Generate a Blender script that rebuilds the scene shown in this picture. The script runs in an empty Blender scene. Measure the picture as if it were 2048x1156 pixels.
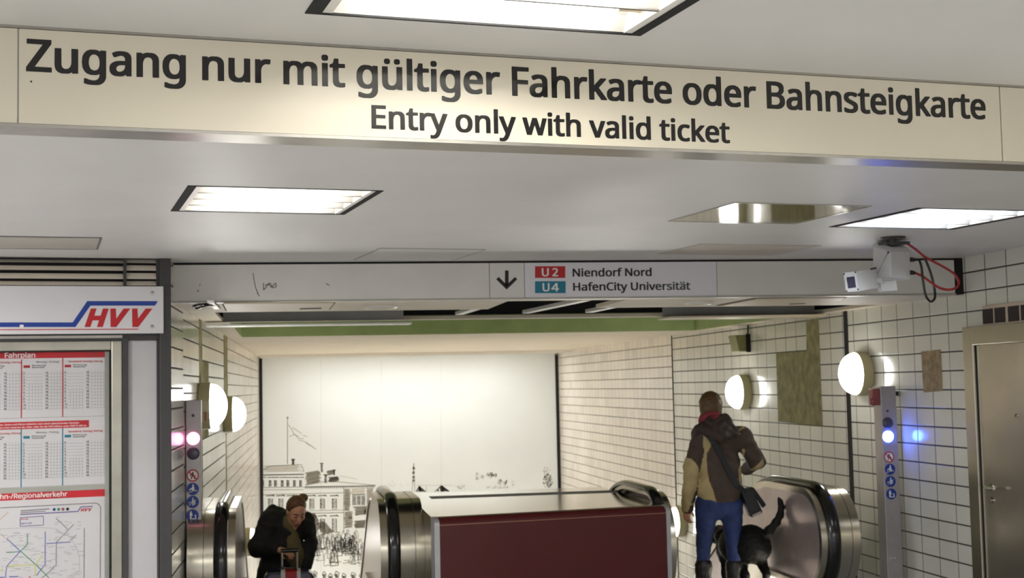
import bpy, bmesh, math, random, json
import numpy as np
from mathutils import Vector, Matrix
from mathutils.geometry import tessellate_polygon

random.seed(7)
SC = bpy.context.scene
COL = SC.collection
PI = math.pi
W, H = 2048, 1156

# ---------------------------------------------------------------- camera
FPX, PITCH, ROLL, YAW, CZ = 2754.7, 0.06982, -0.020924, -0.163555, 1.85
def cam_basis():
    cp, sp = math.cos(PITCH), math.sin(PITCH)
    right, fwd, up = np.array([1, 0, 0.]), np.array([0, cp, sp]), np.array([0, -sp, cp])
    c, s = math.cos(ROLL), math.sin(ROLL)
    r2, u2 = c*right + s*up, -s*right + c*up
    cy, sy = math.cos(YAW), math.sin(YAW)
    R = np.array([[cy, -sy, 0], [sy, cy, 0], [0, 0, 1]])
    return R@r2, R@u2, R@fwd
RT, UP, FW = cam_basis()
CAM = np.array([0, 0, CZ])
cam = bpy.data.cameras.new('camera')
cam.sensor_width = 36.0
cam.lens = 36.0*FPX/W
cam.clip_end = 200
cam.dof.use_dof = True
cam.dof.focus_distance = 4.2
cam.dof.aperture_fstop = 9.0
cam_o = bpy.data.objects.new('camera', cam)
COL.objects.link(cam_o)
m = Matrix.Identity(4)
for i in range(3):
    m[i][0], m[i][1], m[i][2], m[i][3] = RT[i], UP[i], -FW[i], CAM[i]
cam_o.matrix_world = m
SC.camera = cam_o

# ---------------------------------------------------------------- world, exposure
wd = bpy.data.worlds.new('world')
SC.world = wd
wd.use_nodes = True
bg = wd.node_tree.nodes['Background']
bg.inputs[0].default_value = (0.93, 0.94, 0.96, 1)
bg.inputs[1].default_value = 0.20
SC.view_settings.view_transform = 'Standard'
SC.view_settings.look = 'None'
SC.view_settings.gamma = 1
SC.view_settings.use_curve_mapping = False
SC.view_settings.exposure = 2.4
SC.cycles.use_denoising = True
SC.cycles.max_bounces = 10
SC.cycles.sample_clamp_indirect = 6

TUBE = 10.0        # emission of the fluorescent tubes
DOME = 2.9        # emission of the round wall lamps

def area(name, loc, sx, sy, power, col=(1, .985, .96), rz=0, rx=0):
    l = bpy.data.lights.new(name, 'AREA')
    l.shape = 'RECTANGLE'; l.size = sx; l.size_y = sy; l.energy = power; l.color = col
    o = bpy.data.objects.new(name, l); COL.objects.link(o)
    o.location = loc; o.rotation_euler = (rx, 0, rz)
    return o
# unseen area lights added to light the hall, standing in for more ceiling lights
HA = math.radians(18.738-9.371)          # the hall is turned against the escalator shaft
HU = np.array([math.cos(HA), math.sin(HA), 0]); HV = np.array([-math.sin(HA), math.cos(HA), 0])
ZC = 2.747                               # hall ceiling
def hl(u, v, z=0): return HU*u + HV*v + np.array([0, 0, z])
for u, v, p in [(-2.1, 7.2, 48), (1.0, -0.9, 30), (3.9, -0.9, 26), (-1.9, -0.9, 30)]:
    area('unseen_hall_lamp', hl(u, v, ZC-.02), .8, .8, p, rz=HA)
# unseen point lights added as fill low in the shaft, like further wall lamps
for x, y, z in [(4.9, 20.6, -1.6), (4.9, 23.4, -3.2), (-.45, 22.4, -1.9), (-.35, 24.6, -3.4)]:
    l = bpy.data.lights.new('shaft_fill_lamp', 'POINT'); l.energy = 20; l.color = (1, .985, .95); l.shadow_soft_size = .15
    o = bpy.data.objects.new('shaft_fill_lamp', l); COL.objects.link(o); o.location = (x, y, z)

# ---------------------------------------------------------------- pixel helpers: sight line of a photo point met with a real plane
def ray(x, y): return (x-1024)/FPX*RT - (y-578)/FPX*UP + FW
def onZ(x, y, z): d = ray(x, y); return CAM + d*(z-CZ)/d[2]
def onX(x, y, X): d = ray(x, y); return CAM + d*X/d[0]
def onY(x, y, Y): d = ray(x, y); return CAM + d*Y/d[1]
def onP(x, y, p, n):
    d = ray(x, y); return CAM + d*((np.array(p)-CAM)@n)/(d@n)
def pix(P):
    v = np.array(P)-CAM; w = v@FW
    return 1024+FPX*(v@RT)/w, 578-FPX*(v@UP)/w

# ---------------------------------------------------------------- materials
def srgb(r, g, b):
    f = lambda c: (c/255/12.92) if c/255 <= .04045 else ((c/255+.055)/1.055)**2.4
    return (f(r), f(g), f(b), 1)
MATS = {}
def mat(name, col, rough=.5, metal=0., var=.06, scale=6., bump=0., coat=0., coat_rough=.1, spec=.5, stretch=None, em=None, em_s=0.):
    if name in MATS: return MATS[name]
    mm = bpy.data.materials.new(name); mm.use_nodes = True
    nt = mm.node_tree; N = nt.nodes; L = nt.links
    b = N['Principled BSDF']
    b.inputs['Roughness'].default_value = rough
    b.inputs['Metallic'].default_value = metal
    b.inputs['Specular IOR Level'].default_value = spec
    b.inputs['Coat Weight'].default_value = coat
    b.inputs['Coat Roughness'].default_value = coat_rough
    tc = N.new('ShaderNodeNewGeometry')
    src = tc.outputs['Position']
    if stretch:
        mp = N.new('ShaderNodeMapping'); mp.inputs['Scale'].default_value = stretch
        L.new(src, mp.inputs['Vector']); src = mp.outputs[0]
    nz = N.new('ShaderNodeTexNoise'); nz.inputs['Scale'].default_value = scale; nz.inputs['Detail'].default_value = 4
    L.new(src, nz.inputs['Vector'])
    mr = N.new('ShaderNodeMapRange'); mr.inputs[1].default_value = .3; mr.inputs[2].default_value = .7
    mr.inputs[3].default_value = 1-var; mr.inputs[4].default_value = 1+var
    L.new(nz.outputs['Fac'], mr.inputs[0])
    vm = N.new('ShaderNodeVectorMath'); vm.operation = 'SCALE'
    vm.inputs[0].default_value = col[:3]
    L.new(mr.outputs[0], vm.inputs['Scale'])
    L.new(vm.outputs[0], b.inputs['Base Color'])
    if bump:
        bp = N.new('ShaderNodeBump'); bp.inputs['Strength'].default_value = bump; bp.inputs['Distance'].default_value = .01
        L.new(nz.outputs['Fac'], bp.inputs['Height']); L.new(bp.outputs[0], b.inputs['Normal'])
    if em:
        b.inputs['Emission Color'].default_value = em
        b.inputs['Emission Strength'].default_value = em_s
    MATS[name] = mm
    return mm

def tile_mat(name, z0, pz, y0, py, col, var=.10, grout=(.035, .03, .022), wz=.05, wy=.026, vfade=.85, dirt=.3):
    mm = bpy.data.materials.new(name); mm.use_nodes = True
    nt = mm.node_tree; N = nt.nodes; L = nt.links; b = N['Principled BSDF']
    g = N.new('ShaderNodeNewGeometry'); sx = N.new('ShaderNodeSeparateXYZ'); L.new(g.outputs['Position'], sx.inputs[0])
    def M(op, a, bb=None, c=None):
        n = N.new('ShaderNodeMath'); n.operation = op
        for i, v in enumerate((a, bb, c)):
            if v is None: continue
            if isinstance(v, (int, float)): n.inputs[i].default_value = v
            else: L.new(v, n.inputs[i])
        return n.outputs[0]
    tz = M('DIVIDE', M('SUBTRACT', sx.outputs[2], z0), pz)
    ty = M('DIVIDE', M('SUBTRACT', sx.outputs[1], y0), py)
    iz, iy = M('FLOOR', M('ADD', tz, .5)), M('FLOOR', M('ADD', ty, .5))
    def line(t, i, w):
        d = M('ABSOLUTE', M('SUBTRACT', t, i))          # distance to the joint, in tiles
        n = N.new('ShaderNodeMapRange'); n.inputs[1].default_value = w*.55; n.inputs[2].default_value = w
        n.inputs[3].default_value = 1; n.inputs[4].default_value = 0
        L.new(d, n.inputs[0]); return n.outputs[0]
    lz, ly = line(tz, iz, wz), line(ty, iy, wy)
    j = M('MAXIMUM', lz, M('MULTIPLY', ly, vfade))
    cx = N.new('ShaderNodeCombineXYZ'); L.new(M('FLOOR', tz), cx.inputs[0]); L.new(M('FLOOR', ty), cx.inputs[1])
    wn = N.new('ShaderNodeTexWhiteNoise'); wn.noise_dimensions = '2D'; L.new(cx.outputs[0], wn.inputs['Vector'])
    nz = N.new('ShaderNodeTexNoise'); nz.inputs['Scale'].default_value = 1.1; nz.inputs['Detail'].default_value = 5
    L.new(g.outputs['Position'], nz.inputs['Vector'])
    f = M('ADD', M('MULTIPLY', M('POWER', wn.outputs['Value'], 3.), -var), M('ADD', 1.0+dirt*.42, M('MULTIPLY', nz.outputs['Fac'], -dirt)))
    vm = N.new('ShaderNodeVectorMath'); vm.operation = 'SCALE'; vm.inputs[0].default_value = col[:3]; L.new(f, vm.inputs['Scale'])
    mx = N.new('ShaderNodeMix'); mx.data_type = 'RGBA'
    L.new(j, mx.inputs[0]); L.new(vm.outputs[0], mx.inputs[6]); mx.inputs[7].default_value = grout + (1,)
    L.new(mx.outputs[2], b.inputs['Base Color'])
    L.new(M('MULTIPLY_ADD', j, .6, .16), b.inputs['Roughness'])
    bp = N.new('ShaderNodeBump'); bp.inputs['Strength'].default_value = .5; bp.inputs['Distance'].default_value = .004
    n2 = N.new('ShaderNodeTexNoise'); n2.inputs['Scale'].default_value = 9.; L.new(g.outputs['Position'], n2.inputs['Vector'])
    L.new(M('ADD', M('MULTIPLY', j, -1.), M('MULTIPLY', n2.outputs['Fac'], .25)), bp.inputs['Height'])
    L.new(bp.outputs[0], b.inputs['Normal'])
    MATS[name] = mm
    return mm

CREAM = srgb(226, 216, 190)
M_ceil = mat('hall_ceiling_paint', srgb(216, 213, 208), .45, var=.03, scale=2.)
M_shaftceil = mat('shaft_ceiling_paint', srgb(214, 202, 178), .6, var=.05, scale=3.)
M_green = mat('green_paint', srgb(172, 188, 130), .7, var=.08, scale=4.)
M_floor = mat('floor_stone', srgb(166, 166, 166), .35, var=.15, scale=30.)
M_sign = mat('sign_cream_enamel', srgb(208, 200, 180), .20, var=.02, scale=3., spec=.7)
M_ink = mat('black_lettering', srgb(24, 22, 22), .12, var=.02, spec=.5)
M_alu = mat('aluminium', srgb(170, 166, 158), .28, 1., var=.06, scale=20.)
M_steel = mat('brushed_steel', srgb(178, 173, 160), .26, 1., var=.10, scale=30., stretch=(1, 1, 30))
M_steelx = mat('brushed_steel_band', srgb(182, 176, 160), .24, 1., var=.08, scale=40., stretch=(30, 1, 1))
M_polish = mat('polished_steel', srgb(205, 203, 196), .10, 1., var=.03, scale=10.)
M_mirror = mat('mirror_plate', srgb(190, 186, 180), .06, 1., var=.03, scale=10.)
M_bpanel = mat('beam_white_enamel', srgb(214, 210, 203), .35, var=.03, scale=5.)
M_bsign = mat('sign_white_film', srgb(219, 215, 219), .35, var=.02, scale=5.)
M_black = mat('black_gap', srgb(14, 13, 12), .8, var=.1)
M_rubber = mat('black_rubber', srgb(20, 20, 19), .16, var=.15, scale=20.)
M_dark = mat('dark_frame_paint', srgb(52, 50, 50), .45, var=.08, scale=12.)
M_red = mat('sign_red', srgb(178, 14, 24), .4, var=.03)
M_teal = mat('sign_teal', srgb(0, 116, 140), .4, var=.03)
M_blue = mat('sign_blue', srgb(16, 52, 138), .4, var=.03)
M_white = mat('white_print', srgb(228, 226, 222), .5, var=.02)
M_paper = mat('poster_paper', srgb(216, 214, 214), .45, var=.02)
M_grey = mat('grey_enamel', srgb(176, 173, 174), .4, var=.03)
M_greyink = mat('grey_print', srgb(110, 108, 112), .5, var=.03)
M_fixture = mat('lamp_white_enamel', srgb(236, 232, 222), .3, var=.02)
M_refl = mat('lamp_reflector', srgb(176, 174, 168), .3, var=.02)
M_divider = mat('lamp_divider', srgb(120, 116, 108), .5, var=.02)
M_socket = mat('lamp_socket_ivory', srgb(206, 190, 158), .5, var=.05)
M_tube = mat('fluorescent_tube', (1, 1, 1, 1), .4, var=0, em=(1, .985, .96, 1), em_s=TUBE)
M_tubec = mat('cool_fluorescent_tube', (1, 1, 1, 1), .4, var=0, em=(.78, .86, 1, 1), em_s=TUBE)
M_dome = mat('lamp_glass_dome', (1, 1, 1, 1), .35, var=0, em=(1, .985, .94, 1), em_s=DOME)
M_lampbase = mat('lamp_base_ivory', srgb(190, 180, 140), .5, var=.05)
M_maroon = mat('maroon_enamel', srgb(76, 20, 22), .25, var=.06, scale=3., spec=.4)
M_concrete = mat('bare_concrete', srgb(152, 144, 104), .9, var=.32, scale=9., bump=.5)
M_mural = mat('mural_board', srgb(219, 222, 219), .5, var=.02, scale=1.5)
M_pink = mat('balustrade_panel', srgb(184, 168, 164), .22, .45, var=.12, scale=3.)
M_camw = mat('camera_housing_white', srgb(200, 198, 196), .4, var=.04)
M_skin = mat('skin', srgb(214, 156, 124), .5, var=.05, scale=20.)
M_orange = mat('warning_red', srgb(150, 72, 72), .4, var=.05)

# ---------------------------------------------------------------- mesh builder
ROOT = {}
class MB:
    def __init__(s): s.v = []; s.f = []; s.m = []; s.cur = 0
    def add(s, vs, fs):
        k = len(s.v); s.v += [tuple(float(c) for c in p) for p in vs]
        for f in fs: s.f.append([i+k for i in f]); s.m.append(s.cur)
    def box(s, x0, y0, z0, x1, y1, z1):
        s.add([(x, y, z) for z in (z0, z1) for y in (y0, y1) for x in (x0, x1)],
              [(0, 2, 3, 1), (4, 5, 7, 6), (0, 1, 5, 4), (2, 6, 7, 3), (0, 4, 6, 2), (1, 3, 7, 5)])
    def obox(s, o, a, b, c):
        o, a, b, c = (np.array(q, float) for q in (o, a, b, c))
        s.add([o+i*a+j*b+k*c for k in (0, 1) for j in (0, 1) for i in (0, 1)],
              [(0, 2, 3, 1), (4, 5, 7, 6), (0, 1, 5, 4), (2, 6, 7, 3), (0, 4, 6, 2), (1, 3, 7, 5)])
    def poly(s, pts): s.add(pts, [list(range(len(pts)))])
    def quad(s, a, b, c, d): s.add([a, b, c, d], [(0, 1, 2, 3)])
    def prism(s, pts, ext):
        pts = [np.array(p, float) for p in pts]; e = np.array(ext, float); n = len(pts)
        s.add(pts + [p+e for p in pts], [list(range(n))[::-1], list(range(n, 2*n))] + [(i, (i+1) % n, n+(i+1) % n, n+i) for i in range(n)])
    def tube(s, path, r, n=10, caps=True):
        path = [np.array(p, float) for p in path]; rs = r if isinstance(r, (list, tuple)) else [r]*len(path)
        rings = []; ref = np.array([0.13, .27, .95])
        for i, p in enumerate(path):
            t = path[min(i+1, len(path)-1)]-path[max(i-1, 0)]; t = t/np.linalg.norm(t)
            a = np.cross(t, ref); a /= np.linalg.norm(a); b = np.cross(t, a); ref = np.cross(a, t)
            rings.append([p+rs[i]*(math.cos(2*PI*k/n)*a+math.sin(2*PI*k/n)*b) for k in range(n)])
        vs = [q for rg in rings for q in rg]
        fs = [(i*n+k, i*n+(k+1) % n, (i+1)*n+(k+1) % n, (i+1)*n+k) for i in range(len(path)-1) for k in range(n)]
        if caps: fs += [list(range(n))[::-1], list(range((len(path)-1)*n, len(path)*n))]
        s.add(vs, fs)
    def lathe(s, o, ax, prof, n=32):
        o = np.array(o, float); ax = np.array(ax, float); ax /= np.linalg.norm(ax)
        a = np.cross(ax, [0.1, .2, .97]); a /= np.linalg.norm(a); b = np.cross(ax, a)
        vs = []; fs = []
        for r, h in prof:
            for k in range(n): vs.append(o+ax*h+max(r, 1e-4)*(math.cos(2*PI*k/n)*a+math.sin(2*PI*k/n)*b))
        for i in range(len(prof)-1):
            for k in range(n): fs.append((i*n+k, i*n+(k+1) % n, (i+1)*n+(k+1) % n, (i+1)*n+k))
        fs += [list(range(n))[::-1], list(range((len(prof)-1)*n, len(prof)*n))]
        s.add(vs, fs)
    def build(s, name, mats, parent=None, smooth=False, bevel=0, loc=None, fixn=True):
        me = bpy.data.meshes.new(name)
        off = ROOT[parent.name] if parent else (np.array(loc, float) if loc is not None else np.zeros(3))
        me.from_pydata([tuple(np.array(p)-off) for p in s.v], [], s.f)
        for q in (mats if isinstance(mats, list) else [mats]): me.materials.append(q)
        me.polygons.foreach_set('material_index', s.m)
        if fixn:
            bm = bmesh.new(); bm.from_mesh(me); bmesh.ops.recalc_face_normals(bm, faces=bm.faces); bm.to_mesh(me); bm.free()
        if smooth is True: me.polygons.foreach_set('use_smooth', [True]*len(me.polygons))
        o = bpy.data.objects.new(name, me); COL.objects.link(o)
        if smooth == 'auto':
            me.polygons.foreach_set('use_smooth', [True]*len(me.polygons))
            md = o.modifiers.new('wn', 'EDGE_SPLIT'); md.split_angle = math.radians(35)
        if bevel:
            md = o.modifiers.new('bevel', 'BEVEL'); md.width = bevel; md.segments = 2; md.limit_method = 'ANGLE'
        if parent: o.parent = parent
        else: o.location = off
        ROOT[o.name] = off
        return o
def tag(o, label, cat, group=None):
    o['label'] = label; o['category'] = cat
    if group: o['group'] = group
    return o
def struct(o): o['kind'] = 'structure'; return o
def thing(name, label, cat, loc, group=None):
    o = bpy.data.objects.new(name, None); o.empty_display_size = .1; COL.objects.link(o)
    o.location = tuple(float(c) for c in loc); ROOT[o.name] = np.array(loc, float)
    return tag(o, label, cat, group)
def dup(root, delta, label):
    """copy of a thing with copies of its parts and sub-parts, moved by delta"""
    r = root.copy(); COL.objects.link(r); r['label'] = label
    r.location = Vector(root.location)+Vector([float(c) for c in delta])
    for ch in list(root.children):
        c = ch.copy(); COL.objects.link(c); c.parent = r
        for g in list(ch.children):
            d = g.copy(); COL.objects.link(d); d.parent = c
    return r

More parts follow.
